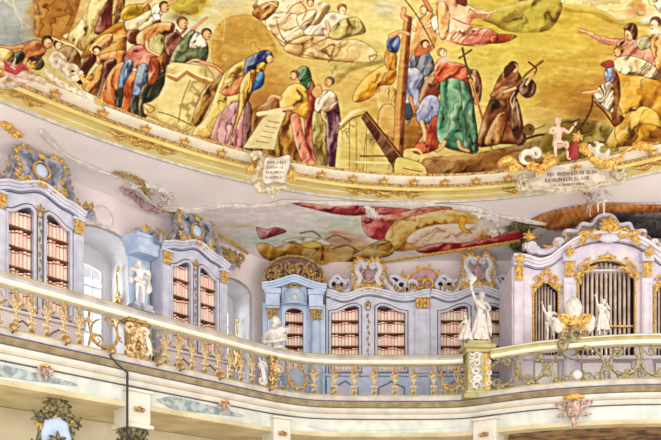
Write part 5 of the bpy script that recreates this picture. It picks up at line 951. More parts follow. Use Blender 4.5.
# bust at the railing corner
loc, a = rail_pt(275, 0, 4.70)
BU = empty('bust', loc, -.3, 'white bust of a bald man in drapery on the railing before the corner bookcase', 'bust')
b = MB(); b.lathe([(.12, 0), (.13, .03), (.08, .07), (.09, .12), (.2, .2), (.25, .28), (.2, .38), (.09, .44), (.07, .5)], 0, 0, 0, 20); b.ball((0, -.02, .58), (.1, .12, .13), 16, 12); b.ball((0, -.14, .57), (.02, .03, .035)); b.ball((0, -.13, .52), (.04, .02, .012)); b.ball((0, -.1, .47), (.05, .05, .05))
for sg in (-1, 1): b.ball((sg*.04, -.115, .6), (.02, .012, .012)); b.ball((sg*.1, 0, .57), (.015, .025, .035))
b.build('head_and_chest', 'stat', BU)
b = MB(); b.tube([Vector(p) for p in cat_pts([(-.27, .02, .16), (-.16, -.18, .26), (.04, -.22, .3), (.22, -.12, .36), (.26, .02, .38), (.1, .16, .4)], 6)], lambda t: .06+.015*math.sin(t*25), 8, .6); b.tube([Vector(p) for p in cat_pts([(-.28, 0, .3), (-.2, -.14, .14), (.05, -.2, .12), (.25, -.08, .18)], 6)], .05, 8, .6); b.build('drapery', 'stat', BU)
b = MB(); b.bbox(-.2, .2, -.15, .15, -.02, .03); b.build('base', 'stat', BU, smooth=False)
# ---------------------------------------------------------------- balustrades
def bend(b):    # wrap geometry built along x (arc length), y (depth) onto the railing line
    out = []
    for (x, y, z) in b.v:
        p, t = rail_at(x); n = Vector((-t.y, t.x, 0)); q = p+n*y; out.append((q.x, q.y, z+EYE))
    b.v = out; return b
HR = [(-.14, 4.57), (-.16, 4.62), (-.13, 4.66), (-.1, 4.7), (.1, 4.7), (.14, 4.66), (.15, 4.6), (.13, 4.57)]
dP, dQ, dB = rail_px(261), rail_px(463), rail_px(492)
def handrail(root, d0, d1, m='olive', hm='rail'):
    pts = seg(d0, d1, 40); o = MB().sweep(at_h(pts, 0), HR, (0, 0, 1)).build('handrail', hm, root); MB().sweep(at_h(pts, 0), [(-.12, 4.66), (-.125, 4.69), (-.09, 4.715), (.09, 4.715), (.12, 4.69), (.12, 4.66)], (0, 0, 1)).build('rail_cap', m, root)
    MB().sweep(at_h(pts, 0), [(-.11, 4.51), (-.145, 4.54), (-.145, 4.575), (.12, 4.575), (.12, 4.51)], (0, 0, 1)).build('rail_moulding', 'ivory', root)
    MB().sweep(at_h(pts, 0), [(-.13, 3.765), (-.12, 3.82), (.12, 3.82), (.13, 3.765)], (0, 0, 1)).build('bottom_rail', 'olive', root); return o
BL_ = tag(empty('balustrade', (0, 0, 0)), 'long left railing with gilded balusters descending towards the corner bust', 'railing'); handrail(BL_, rail_px(-60), dP)
BB_ = tag(empty('balustrade', (0, 0, 0)), 'railing across the end wall with slim gilded balusters, between bust and corner pier', 'railing'); handrail(BB_, dP, dQ)
BO_ = tag(empty('balustrade', (0, 0, 0)), 'bulging balcony railing of open ironwork scrolls in front of the organ', 'railing'); handrail(BO_, dB, RL[-1]-.3, 'stone', 'olive')
def baluster_mesh():
    b = MB(); b.lathe([(.075, 0), (.075, .03), (.04, .05), (.03, .09), (.05, .15), (.058, .2), (.035, .27), (.026, .31), (.05, .34), (.062, .39), (.05, .44), (.03, .48), (.024, .56), (.035, .63), (.045, .66), (.03, .69), (.06, .71), (.06, .75)], 0, 0, 0, 10)
    b.scroll(0, .39, .075, 0, 1.0, .02, -.06, 1, dec=.1, n=12)
    for sg in (-1, 1): b.leaf(sg*.05, .38, math.pi/2-sg*.7, .17, .024, -.02, -.6*sg, 6); b.leaf(sg*.03, .2, math.pi/2-sg*1.3, .09, .02, -.02, .8*sg, 5); b.leaf(sg*.03, .6, -math.pi/2+sg*.5, .12, .02, -.02, .5*sg, 5); b.scroll(sg*.05, .1, .045, 0, 1, .014, -.03, sg, n=8)
    b.ball((0, -.06, .39), .03, 8, 6); b.leaf(0, .62, -math.pi/2, .16, .018, -.03, .2, 5); b.leaf(0, .22, -math.pi/2, .12, .02, -.05, .2, 5)
    b.v = [(x*.72, y*.72, z) for x, y, z in b.v]; o = b.build('baluster', 'bal'); me = o.data; bpy.data.objects.remove(o); return me
bme = baluster_mesh()
for px in [-34, -18, -2, 15, 31, 47, 63, 79, 165, 178, 191, 204, 217, 229, 240, 251, 314, 334, 354, 374, 394, 413, 433]:
    loc, a = rail_pt(px, 0, 3.815); o = bpy.data.objects.new('baluster', bme); COL.objects.link(o); o.parent = BL_ if px < 260 else BB_; o.location = loc; o.rotation_euler = (0, 0, a)
def grille(parent, d0, d1, name='scrollwork', m='iron', seed=1, big=.3, w=.022, dense=1.0):
    R = random.Random(seed); b = MB(); L_ = d1-d0; n = max(1, int(round(L_/.62))); z0, z1 = 3.83, 4.52; zc = (z0+z1)/2; pitch = L_/n
    for i in range(n):
        x = d0+pitch*(i+.5); s = 1 if i % 2 else -1; r = min(.29, pitch*.46)
        b.scroll(x, zc+.02*s, r, math.pi/2+s*.6, .86, w*1.35, 0, s, dec=.12, n=26); b.scroll(x+s*r*.45, zc-.17, r*.4, 0, 1.3, w, 0, -s, n=14); b.scroll(x-s*r*.4, zc+.2, r*.36, math.pi, 1.2, w, 0, s, n=14)
        b.tube([(x-pitch/2, 0, z0), (x-pitch*.42, -.02, zc-.1), (x-pitch*.5, 0, zc+.12), (x-pitch*.44, 0, z1)], w*1.1, 6)
        for k in range(int(5*dense)): a = R.uniform(0, 6.28); b.leaf(x+r*.95*math.cos(a), zc+r*.95*math.sin(a), a+R.uniform(-1, 1), R.uniform(.09, .16), w*.9, -.01, R.uniform(-1, 1), 5)
        b.scroll(x, z0+.06, .06, 0, 1.1, w*.8, -.02, s, n=8)
    bend(b); o = b.build(name, m, parent); return o
grille(BL_, rail_px(88), rail_px(119), 'scroll_panel', 'goldd', 2, w=.02); grille(BL_, rail_px(150), rail_px(162), 'scroll_panel', 'iron', 3)
grille(BB_, rail_px(286), rail_px(308), 'scroll_panel', 'goldd', 4, dense=2); grille(BB_, rail_px(440), rail_px(462), 'scroll_panel', 'goldd', 5)
# organ balcony ironwork: a central frame with flower garland, big scrolls to each side
dC = rail_px(577); b = MB(); z0, z1 = 3.83, 4.53; zc = 4.17
for sg in (-1, 1):
    b.tube([(dC+sg*.5, 0, z0), (dC+sg*.46, -.02, 4.0), (dC+sg*.53, -.02, 4.16), (dC+sg*.45, -.01, 4.34), (dC+sg*.3, -.02, 4.5), (dC, -.02, 4.52)], .032, 6); b.scroll(dC+sg*.56, 4.08, .1, 0, 1.3, .024, -.02, sg, n=14)
    b.scroll(dC+sg*.2, 3.9, .1, 0, 1.3, .022, -.02, sg, n=14); b.scroll(dC+sg*.38, 3.9, .09, 2, 1.3, .02, -.02, -sg, n=14); b.leaf(dC+sg*.12, 3.92, math.pi/2, .14, .022, -.02, sg*.6, 5)
    for k, (u, r) in enumerate(((.9, .28), (1.55, .3), (2.25, .28))):
        x = dC+sg*u; b.scroll(x, zc+.02, r, math.pi/2*(1+sg*(1 if k % 2 else -.6)), .84, .034, 0, sg*(1 if k % 2 else -1), dec=.15, n=30); b.scroll(x+sg*.1, zc-.2, .1, 0, 1.3, .024, -.01, -sg, n=14); b.scroll(x-sg*.12, zc+.22, .1, math.pi, 1.3, .024, -.01, sg, n=14)
        for q in range(9): a = q*.7+k; b.leaf(x+r*math.cos(a), zc+r*math.sin(a), a+.8, .13, .02, -.01, .8, 5)
        b.tube([(x+sg*.32, 0, z0), (x+sg*.27, 0, zc-.12), (x+sg*.36, 0, zc+.1), (x+sg*.3, 0, z1)], .03, 6); b.acanthus(x+sg*.02, z0+.02, .17, 5, 2.2, math.pi/2, -.02)
bend(b); b.build('iron_scrolls', 'iron', BO_)
b = MB(); b.cluster([(dC-.34+.085*i, 4.42-.1*math.sin(math.pi*(i % 4)/4)) for i in range(9)], .09, -.03, 8); b.cluster([(dC, 4.36), (dC, 4.3), (dC+.02, 4.25)], .08, -.03, 9); bend(b); b.build('flower_garland', 'bronze', BO_)
b = MB(); b.ball((dC, -.03, 3.96), (.1, .04, .1), 14, 8); bend(b); b.build('white_boss', 'stat', BO_)
# ornate gilded pier on the left railing
loc, a = rail_pt(134, 0, 3.78)
PI_ = empty('ornate_pier', loc, a); PI_.parent = BL_
b = MB(); b.bbox(-.2, .2, -.13, .13, 0, .1); b.bbox(-.15, .15, -.09, .09, .1, .68); b.bbox(-.2, .2, -.13, .13, .68, .78); b.build('core', 'goldd', PI_, smooth=False)
b = MB()
for sg in (-1, 1):
    b.scroll(sg*.14, .56, .1, 0, 1.4, .032, -.12, sg); b.scroll(sg*.15, .18, .1, 3, 1.4, .032, -.12, -sg); b.leaf(sg*.1, .2, math.pi/2+sg*.2, .4, .04, -.12, -sg*.5); b.scroll(sg*.08, .38, .07, 1, 1.2, .022, -.14, sg)
b.cluster([(-.1+.1*i, .3+.12*j) for i in range(3) for j in range(3)], .1, -.12, 12); b.acanthus(0, .42, .22, 7, 2.6, math.pi/2, -.14); b.build('carved_scrolls', 'bal', PI_)
b = MB(); b.scroll(.12, .5, .09, 0, 1, .03, -.15, 1, dec=.2); b.leaf(.16, .5, -1.4, .4, .04, -.14, .3); b.build('pale_scrolls', 'stat', PI_)
# carved pier where the railing meets the end wall run
loc, a = rail_pt(272, 0, 3.78)
PJ = empty('ornate_pier', loc, a); PJ.parent = BB_
b = MB(); b.bbox(-.1, .1, -.12, .12, 0, .1); b.bbox(-.07, .07, -.08, .08, .1, .7); b.bbox(-.1, .1, -.12, .12, .7, .79); b.build('core', 'goldd', PJ, smooth=False)
b = MB(); b.cluster([(-.1+.1*i, .12+.13*j) for i in range(3) for j in range(5)], .12, -.11, 22); b.acanthus(0, .4, .25, 7, 2.4, math.pi/2, -.13); b.build('carved_scrolls', 'bal', PJ)
b = MB(); b.scroll(-.26, .5, .1, 0, 1.3, .03, 0, 1); b.scroll(-.26, .2, .12, 2, 1.3, .03, 0, -1); b.leaf(-.22, .08, 1.7, .6, .04, 0, .2); b.build('pale_scrolls', 'stat', PJ)
# corner pier under the tall statue
loc, a = rail_pt(477, 0, 3.66); k_ = .1
PK = empty('corner_pier', loc, 0.05, 'broad ivory corner pier with stucco foliage, carrying the tall statue', 'pier')
b = MB(); b.bbox(-.36, .34, -.3, .24, .0, .1); b.bbox(-.31, .3, -.25, .2, .1, .17); b.bbox(-.25, .25, -.2, .16, .17, 1.0); b.bbox(-.3, .29, -.25, .2, 1.0, 1.08); b.bbox(-.36, .34, -.3, .25, 1.08, 1.17); b.bbox(-.26, .25, -.2, .16, 1.17, 1.268); b.build('block', 'olive', PK, smooth=False)
b = MB(); b.bbox(.1, .24, -.22, -.19, .2, .98); b.build('gilded_panel', 'gold', PK, smooth=False)
b = MB(); b.cluster([(-.17+.09*i, .26+.13*j) for i in range(3) for j in range(6)], .12, -.22, 31)
for j in range(5): b.scroll(-.08, .28+.16*j, .09, j, 1.2, .026, -.24, (-1)**j)
for j in range(3): b.scroll(.19, .32+.24*j, .06, j, 1.2, .02, -.23, (-1)**j)
b.build('stucco_foliage', 'stat', PK)
# spotlights on the outside of the kerb
WH = {7: 'at the far left', 60: 'below the fourth visible baluster', 104: 'left of the cherub pier', 151: 'just right of the cherub pier', 173: 'below the middle of the left railing', 213: 'right half of the left railing', 263: 'below the bust'}
for px in WH:
    loc, a = rail_pt(px, -.3, 3.78); s_ = empty('spotlight', loc, a, f'small brass spotlight clipped to the gallery kerb, {WH[px]}', 'spotlight', 'spotlights along the kerb')
    b = MB(); b.X = Matrix.Rotation(-.9, 4, 'X') @ Matrix.Scale(.75, 4); b.lathe([(.03, -.1), (.055, -.08), (.075, .06), (.08, .08), (.065, .08), (.05, .02)], 0, 0, .0, 12); b.build('lamp_shade', 'brass', s_)
    b = MB(); b.tube([(0, 0, 0), (0, .06, -.06), (0, .12, -.07)], .014, 6); b.bbox(-.03, .03, .09, .13, -.1, -.04); b.build('bracket', 'metal', s_)
# thin pole and its cable below the cherub pier
p1, a = rail_pt(118, -.34, 3.4); PO = empty('metal_pole', (p1.x, p1.y, 0), 0, 'thin dark metal pole in front of the left gallery front with a slack cable', 'pole')
MB().tube([(0, 0, 0), (0, 0, p1.z+.06)], .022, 8).build('pole', 'metal', PO)
q1, _ = rail_pt(100, -.34, 3.68); d_ = q1-p1; MB().tube([(0, 0, p1.z+.04), (d_.x*.5, d_.y*.5, p1.z+d_.z*.5), (d_.x, d_.y, p1.z+d_.z)], .016, 6).build('cable', 'metal', PO)
# carved masks on the gallery front
for px, wh, sc_ in ((42, 'at the far left of the gallery front', .55), (220, 'on the gallery front below the bookcase between the windows', .6), (573, 'in the middle of the organ balcony front', 1.45)):
    loc, a = rail_pt(px, -.12, 3.24); k = empty('carved_mask', loc, a, f'rose and gilt grotesque mask, {wh}', 'carving', None)
    b = MB(); b.X = Matrix.Scale(sc_, 4); b.ball((0, -.03, 0), (.1, .09, .15), 14, 10); b.ball((0, -.13, -.02), (.025, .035, .05)); b.ball((0, -.1, -.1), (.05, .03, .02))
    for sg in (-1, 1): b.ball((sg*.04, -.1, .03), (.024, .02, .015)); b.ball((sg*.05, -.08, -.05), (.035, .03, .035))
    b.leaf(0, -.1, -math.pi/2, .18, .03, -.05, .1); b.build('face', 'mask', k)
    for sg in (-1, 1): b = MB(); b.X = Matrix.Scale(sc_, 4); b.scroll(sg*.16, .06, .07, 0 if sg > 0 else math.pi, 1.2, .022, -.03, sg); b.leaf(sg*.08, 0, .3 if sg > 0 else math.pi-.3, .22, .026, -.02, sg*.7); b.leaf(sg*.07, -.06, -.4 if sg > 0 else math.pi+.4, .18, .022, -.02, sg*.7); b.build('leaf_wing', 'mask', k)

    b = MB(); b.X = Matrix.Scale(sc_, 4); b.bbox(-.14, .14, -.1, .08, .12, .17); b.leaf(-.14, .15, .0, .28, .03, -.1, 0); b.build('gilded_cap', 'gold', k)
# marbled panels in the frieze
def fpanel(px0, px1, z0, z1, label, m='marb', off=-.07):
    d0, d1 = rail_px(px0), rail_px(px1); n = 14; b = MB(); vs = []
    for i in range(n+1):
        t = i/n; u = d0+(d1-d0)*t; sh = max(.04, min(1, 5*t+.1, (1.02-t)**.6)); zc_ = (z0+z1)/2; hh = (z1-z0)/2*sh; vs += [(u, off, zc_-hh), (u, off, zc_+hh), (u, off+.03, zc_+hh), (u, off+.03, zc_-hh)]
    fs = [(i*4+k, (i+1)*4+k, (i+1)*4+(k+1) % 4, i*4+(k+1) % 4) for i in range(n) for k in range(4)]+[(0, 1, 2, 3), (n*4+3, n*4+2, n*4+1, n*4)]
    b.add(vs, fs); bend(b); o = b.build('marbled_panel', m, bpy.data.objects['trim_4'], smooth=False); o['label'] = label; return o
fpanel(-80, 76, 3.0, 3.27, 'long pointed grey marbled panel at the far left of the gallery front'); fpanel(154, 240, 3.0, 3.27, 'pointed grey marbled panel on the gallery front below the middle balusters')
fpanel(306, 460, 3.02, 3.24, 'long pale green marbled panel on the gallery front under the end wall railing', 'mint', -.068)
# columns that carry the gallery: block, capital, shaft
for px, wd, wh in ((134, .46, 'below the cherub pier'), (278, .42, 'below the bust'), (487, .52, 'below the tall statue')):
    loc, a = rail_pt(px, .12, 0); c = empty('gallery_column', (loc.x, loc.y, 0), a, f'cream column with painted block and dark leafy capital carrying the gallery, {wh}', 'column')
    zt = 2.9+EYE; b = MB(); b.bbox(-wd/2, wd/2, -.3, .2, zt-.3, zt+.28); b.bbox(-wd/2-.05, wd/2+.05, -.35, .22, zt-.37, zt-.3); b.bbox(-wd/2-.04, wd/2+.04, -.34, .22, zt+.28, zt+.33); b.build('block', 'stone', c, smooth=False)
    b = MB(); b.bbox(-.1, .1, -.315, -.3, zt-.08, zt+.01); b.scroll(0, zt-.04, .06, 0, 1.2, .014, -.33, 1, n=12); b.scroll(.08, zt-.04, .03, 0, 1, .01, -.33, 1, n=8); b.scroll(-.08, zt-.04, .03, 0, 1, .01, -.33, 1, n=8); b.build('gilded_plaque', 'goldd', c)
    b = MB(); b.lathe([(.2, 0), (.2, .2), (.16, .28), (.15, 3.5-.0), (.17, zt-.75)], 0, -.06, 0, 20); b.build('shaft', 'lower', c)
    b = MB(); b.lathe([(.16, zt-.75), (.17, zt-.6), (.24, zt-.4), (.24, zt-.37)], 0, -.06, 0, 16)
    for r_ in range(2):
        for i in range(9):
            an = i*.698+r_*.35; xx, yy = .2*math.cos(an), -.06+.2*math.sin(an); zz = zt-.74+r_*.15; b.tube([(xx*.85, yy, zz), (xx*1.0, yy+.02*math.sin(an), zz+.12), (xx*1.35, yy+.07*math.sin(an), zz+.2), (xx*1.45, yy+.09*math.sin(an), zz+.15)], [.02, .04, .03, .015], 6)
    b.build('capital', 'bronze', c)
# carved shield frame on the lower wall at the far left, and a lamp-like finial
loc, a = rail_pt(63, .3, 0); K = empty('carved_shield', (loc.x, loc.y, 2.0+EYE), a, 'pale blue shield in a dark gilded rocaille frame under the left gallery', 'carving')
b = MB(); lp = cat_pts([(-.24, -.3), (-.3, .1), (-.26, .5), (-.08, .64), (.08, .64), (.26, .5), (.3, .1), (.24, -.3)], 5, True); b.plate([lp], 0, .06); b.build('shield', 'blue', K, smooth=False)
b = MB(); b.tube([(x, -.02, z) for x, z in lp]+[(lp[0][0], -.02, lp[0][1])], lambda t: .045+.015*math.sin(t*60), 6); b.cluster([(x*1.15, z*1.05) for x, z in lp[::5]], .16, -.03, 41); b.acanthus(0, .66, .4, 7, 2.2, math.pi/2, -.04); b.acanthus(-.26, .5, .24, 5, 2, 2.4, -.04); b.acanthus(.26, .5, .24, 5, 2, .7, -.04); b.acanthus(0, .1, .26, 7, 2.8, math.pi/2, -.05); b.build('rocaille_frame', 'bronze', K)
b = MB(); b.cluster([(x*1.2, z*.9) for x, z in lp[2::7]], .12, -.07, 43); b.build('gilded_touches', 'gold', K)
b = MB(); b.box(-.2, .2, .0, .1, -3.6, -.25); b.build('stem', 'lower', K, smooth=False)
loc, a = rail_pt(205, .5, 0); K = empty('dark_finial', (loc.x, loc.y, 0), a, 'dark bronze finial rising below the left gallery, right of the column under the cherub', 'finial')
b = MB(); b.lathe([(.14, 0), (.12, .2), (.05, .5), (.04, 3.2), (.1, 3.35), (.14, 3.5), (.1, 3.66), (.05, 3.74), (.07, 3.8), (.02, 3.92)], 0, 0, 0, 12); b.acanthus(0, 3.4, .3, 7, 2.4, math.pi/2, -.1); b.build('finial', 'bronze', K)
# painted soffit under the organ balcony
def splate(P, label, m):
    pts = [onH(x, y, 2.965) for x, y in P]; b = MB(); n = len(pts); b.add([tuple(p) for p in pts]+[(p.x, p.y, p.z+.012) for p in pts], [tuple(range(n)), tuple(range(2*n-1, n-1, -1))]+[(i, (i+1) % n, n+(i+1) % n, n+i) for i in range(n)])
    o = b.build('painted_soffit', m, smooth=False); return tag(o, label, 'ceiling painting')
M['brsof'] = mat('brown_gold_soffit_painting', (176, 138, 76), (84, 60, 34), .7, scale=3, contrast=(.42, .6), detail=8)
splate([(508, 436), (530, 428), (575, 425.5), (620, 426), (661, 427), (720, 430), (720, 446), (508, 446)], 'brown and gold painted soffit under the organ balcony', 'brsof')
# ---------------------------------------------------------------- ornaments in the window niches
def niche_lamp(s, z, label):
    r = left_root('gilded_sconce', s, label, 'sconce'); b = MB(); y = .98
    b.X = Matrix.Translation((-.06, y, z)) @ Matrix.Rotation(-math.pi/2, 4, 'Z')
    b.scroll(0, 0, .13, 0, 1.2, .035, -.02, 1); b.scroll(0, -.26, .16, 2, 1.1, .03, -.02, -1, dec=.2); b.acanthus(0, .12, .22, 5, 2, math.pi/2, -.02); b.leaf(0, .3, math.pi/2, .4, .03, -.02, .3); b.acanthus(0, .72, .14, 5, 2.6, math.pi/2, -.02); b.leaf(0, -.4, -math.pi/2, .3, .03, -.02, .3); b.ball((0, -.04, -.26), (.1, .04, .13))
    b.build('gilded_scrolls', 'gold', r); return r
niche_lamp(3.42, 2.1, 'gilded rocaille drop on the white reveal of the first window'); niche_lamp(6.62, 1.75, 'gilded rocaille drop on the white reveal of the second window')
b = MB(); b.lathe([(.22, 0), (.24, .02), (.2, .04), (.17, .02)], 0, 0, 0, 20); r = left_root('oval_medallion', 2.75, 'white oval medallion above the first window', 'medallion'); b.X = None
o = b.build('ring', 'stat', r); o.rotation_euler = (math.pi/2, 0, 0); o.scale = (1, 1, 1); o.location = (0, .5, 3.62); b = MB(); b.lathe([(.02, 0), (.18, 0), (.16, .02), (.02, .03)], 0, 0, 0, 20); o = b.build('disc', 'wall', r); o.rotation_euler = (math.pi/2, 0, 0); o.location = (0, .5, 3.62)
# gilded wall ornament right of the case between the windows
r = left_root('gilded_wall_ornament', 6.0, 'dark gilded foliage ornament above the second window', 'ornament'); b = MB(); b.cluster([(-.2+.12*i, 3.78+.08*math.sin(i*1.7)) for i in range(5)], .24, .46, 51); b.acanthus(.05, 3.7, .3, 7, 2.6, math.pi/2+.5, .46); b.build('foliage', 'goldd', r)
# stucco and gilt trails on the ceiling
def ceil_trail(name, P, m, w, label, cat='ornament', leaves=0, seed=1):
    R = random.Random(seed); pts = [on_ceiling(x, y, .04) for x, y in cat_pts(P, 5)]; b = MB(); b.tube(pts, lambda t: w*(.5+.7*math.sin(math.pi*t))*(1+.2*math.sin(t*40)), 6)
    for i in range(leaves):
        p = pts[R.randrange(len(pts))]; q = p+Vector((R.uniform(-.22, .22), R.uniform(-.22, .22), -.02)); b.tube([p, (p+q)/2+Vector((0, 0, -.05)), q], [w*.6, w*.7, w*.15], 6)
        b.ball(p+Vector((R.uniform(-.1, .1), R.uniform(-.1, .1), -.02)), w*R.uniform(.6, .9), 6, 5)
    return tag(b.build(name, m), label, cat)
ceil_trail('gilded_trail', [(112, 171), (124, 172), (136, 177), (144, 183), (143, 190), (150, 198)], 'goldd', .04, 'curved gilded leaf trail on the ceiling above the first window', leaves=5)
ceil_trail('stucco_shell', [(136, 184), (150, 184), (162, 188), (168, 196), (160, 203)], 'stat', .05, 'white stucco shell edge on the ceiling right of the gilded trail', leaves=10, seed=2)
ceil_trail('stucco_shell', [(122, 188), (132, 194), (146, 204), (160, 206)], 'mauve', .06, 'mauve stucco curl on the ceiling left of the low painting', leaves=8, seed=3)
ceil_trail('stucco_foliage', [(96, 206), (102, 213), (112, 216), (108, 208), (120, 222)], 'mauve', .05, 'mauve stucco foliage beside the crest of the leftmost bookcase', leaves=10, seed=4)
ceil_trail('gilded_trail', [(0, 121), (8, 124), (14, 131), (22, 134)], 'gold', .06, 'small gilded leaf at the far left edge of the ceiling', leaves=3, seed=5)
ceil_trail('stucco_shell', [(470, 210), (482, 212), (494, 216), (498, 226), (488, 232)], 'stat', .08, 'white stucco shell at the right end of the low ceiling painting', leaves=10, seed=6)
ceil_trail('stucco_foliage', [(508, 226), (518, 222), (526, 226), (522, 238), (514, 246), (526, 250)], 'bronze', .07, 'dark foliage ornament on the ceiling left of the organ crest', leaves=14, seed=7)
ceil_trail('stucco_foliage', [(364, 204), (370, 208), (376, 214), (366, 206)], 'stat', .06, 'white stucco tuft on the upper edge of the low ceiling painting', leaves=8, seed=8)
ceil_trail('gilded_trail', [(292, 263), (300, 260), (312, 262), (324, 260), (332, 258)], 'gold', .05, 'gilded leafy fringe above the corner bookcase crest', leaves=12, seed=9)
# painted lattice dome edge above the organ
def paint_lat():
    p = Paint(510, 192, 740, 260, (206, 190, 190)); F, L = p.fill, p.line
    F([(525, 222), (545, 212), (575, 205), (605, 202), (661, 203), (740, 204), (740, 213), (661, 211), (625, 211), (600, 212), (585, 222), (560, 228), (540, 226)], (204, 122, 58), (.8, 9, .25), rim=.3, warm=(110, 50, 20))
    for i in range(34): x = 520+i*7; L([(x, 232), (x+16, 200)], .7, (236, 170, 96), alpha=.7, smooth=False); L([(x, 200), (x+16, 232)], .6, (150, 78, 36), alpha=.6, smooth=False)
    F([(600, 214), (625, 211), (661, 211), (740, 212), (740, 245), (661, 238), (600, 232)], (84, 78, 82), (1.2, 12, .35), warm=(40, 34, 36)); p.finish(5); return p  # grey field paints in the shade of the opening under the arc
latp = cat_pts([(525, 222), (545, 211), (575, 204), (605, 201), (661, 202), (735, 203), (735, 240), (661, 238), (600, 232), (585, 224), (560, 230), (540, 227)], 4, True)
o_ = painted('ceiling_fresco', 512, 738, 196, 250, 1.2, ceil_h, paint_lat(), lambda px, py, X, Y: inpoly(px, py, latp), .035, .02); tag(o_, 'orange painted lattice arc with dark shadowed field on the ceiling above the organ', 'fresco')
# ---------------------------------------------------------------- cartouches on the frame
def letters(b, x0, x1, z, h, y, seed, slope=0):
    R = random.Random(seed); x = x0
    while x < x1:
        zz = z+slope*(x-x0); k = R.randrange(5); w = h*.55
        if R.random() < .14: x += h*.6; continue
        b.box(x, x+h*.13, y, y+.006, zz, zz+h)
        if k in (0, 1): b.box(x, x+w, y, y+.006, zz+h*.86, zz+h)
        if k in (1, 2): b.box(x, x+w, y, y+.006, zz, zz+h*.13)
        if k in (3, 0): b.box(x+w-h*.13, x+w, y, y+.006, zz, zz+h)
        if k in (4, 1): b.box(x, x+w*.8, y, y+.006, zz+h*.45, zz+h*.57)
        x += h*.82
    return b
def atplane(px, py, Y): return Vector(((px-330)/FPX*Y, Y, EYE+(HOR-py)/FPX*Y))
M['ivst'] = mat('warm_white_stucco', (232, 222, 208), (198, 184, 168), .6, scale=7, contrast=(.4, .6)); YC = 13.8; c0 = atplane(572, 180, YC); CT = empty('inscribed_cartouche', c0, 0, 'large white stucco cartouche with brown lettering on the frame above the organ', 'cartouche')
def lc(P, Y=YC, c=c0): return [((x-330)/FPX*Y-c.x, (HOR-y)/FPX*Y+EYE-c.z) for x, y in P]
out = cat_pts(lc([(516, 186), (522, 180), (534, 180), (540, 172), (548, 166), (560, 163), (572, 165), (584, 162), (598, 165), (608, 170), (616, 166), (624, 172), (622, 182), (612, 184), (600, 186), (590, 190), (576, 190), (562, 193), (548, 192), (536, 190), (524, 191)]), 4, True)
b = MB(); b.plate([out], -.05, .08); b.build('plate', 'ivst', CT, smooth=False)
b = MB(); b.tube([(x, -.06, z) for x, z in out]+[(out[0][0], -.06, out[0][1])], lambda t: .028+.012*math.sin(t*70), 6)
for (px, py, r, sg) in ((521, 186, .13, 1), (617, 174, .15, -1)): (x, z), = lc([(px, py)]); b.scroll(x, z, r, 1, 1.6, .045, -.1, sg)
for q in out[::7]: b.ball((q[0]*.94, -.07, q[1]*.85), .022, 6, 5)
b.build('scrolled_rim', 'aged', CT)
b = MB(); (xa, za), (xb, zb) = lc([(546, 178), (594, 175)]); letters(b, xa, xb, za, .065, -.062, 3, (zb-za)/(xb-xa)); (xa, za), (xb, zb) = lc([(544, 184), (588, 181)]); letters(b, xa, xb, za, .065, -.062, 4, (zb-za)/(xb-xa)); (xa, za), (xb, zb) = lc([(552, 188), (582, 186)]); letters(b, xa, xb, za, .04, -.062, 5, (zb-za)/(xb-xa)); b.build('lettering', 'ink', CT, smooth=False)
YK = 12.85; ck = c0; lk = lambda P: lc(P, YK, c0); DY = YK-YC
b = MB(); b.X = Matrix.Translation((0, DY, 0)); P = lk([(498, 165), (508, 160), (518, 166), (530, 170), (545, 166), (555, 160)]); b.tube([(x, .0, z) for x, z in cat_pts(P, 5)], lambda t: .05+.03*math.sin(t*9), 8); P = lk([(590, 158), (604, 164), (618, 160), (626, 150), (640, 146), (652, 148)]); b.tube([(x, .0, z) for x, z in cat_pts(P, 5)], lambda t: .055+.03*math.sin(t*8), 8)
for (px, py) in ((512, 172), (530, 168), (548, 160), (600, 160), (614, 164), (640, 148), (582, 150), (576, 140), (590, 154), (540, 172)): (x, z), = lk([(px, py)]); b.acanthus(x, z, .16, 5, 2.8, random.uniform(0, 3), -.03); b.scroll(x, z, .09, 0, 1, .028, -.03)
b.build('gilded_branches', 'gold', CT)
for (px, py, sg) in ((526, 160, 1), (600, 152, -1)): b = MB(); b.X = Matrix.Translation((0, DY, 0)); (x, z), = lk([(px, py)]); b.scroll(x, z, .12, 0, .8, .045, -.06, sg, dec=.2); b.scroll(x+sg*.14, z+.08, .09, 3, .8, .04, -.06, -sg, dec=.3); b.build('white_curl', 'ivst', CT)
p_ = atplane(557, 171, YK-.1); figure('stucco_cherub', 'flesh coloured cherub seated above the large inscribed cartouche', p_, .98, .2, dict(kl=(-.14, -.16, .46), al=(-.12, -.14, .2), tl=(-.14, -.2, .16), kr=(.1, -.18, .44), ar=(.14, -.12, .18), tr=(.16, -.18, .14), el=(-.2, -.06, .66), wl=(-.14, -.14, .6), er=(.2, -.05, .7), wr=(.26, -.12, .8)), sash([(-.1, -.08, .52), (.06, -.12, .46), (.18, -.06, .4)], .05), 'flesh', None, 'cherub')
b = MB(); q = p_+Vector((.16, -.12, .28)); b.tube([q, q+Vector((.08, -.03, .12)), q+Vector((.1, 0, -.08)), q+Vector((.02, 0, -.12))], [.06, .09, .08, .03], 8); tag(b.build('red_drapery', 'crim'), 'small crimson drapery beside the cherub above the large cartouche', 'drapery')
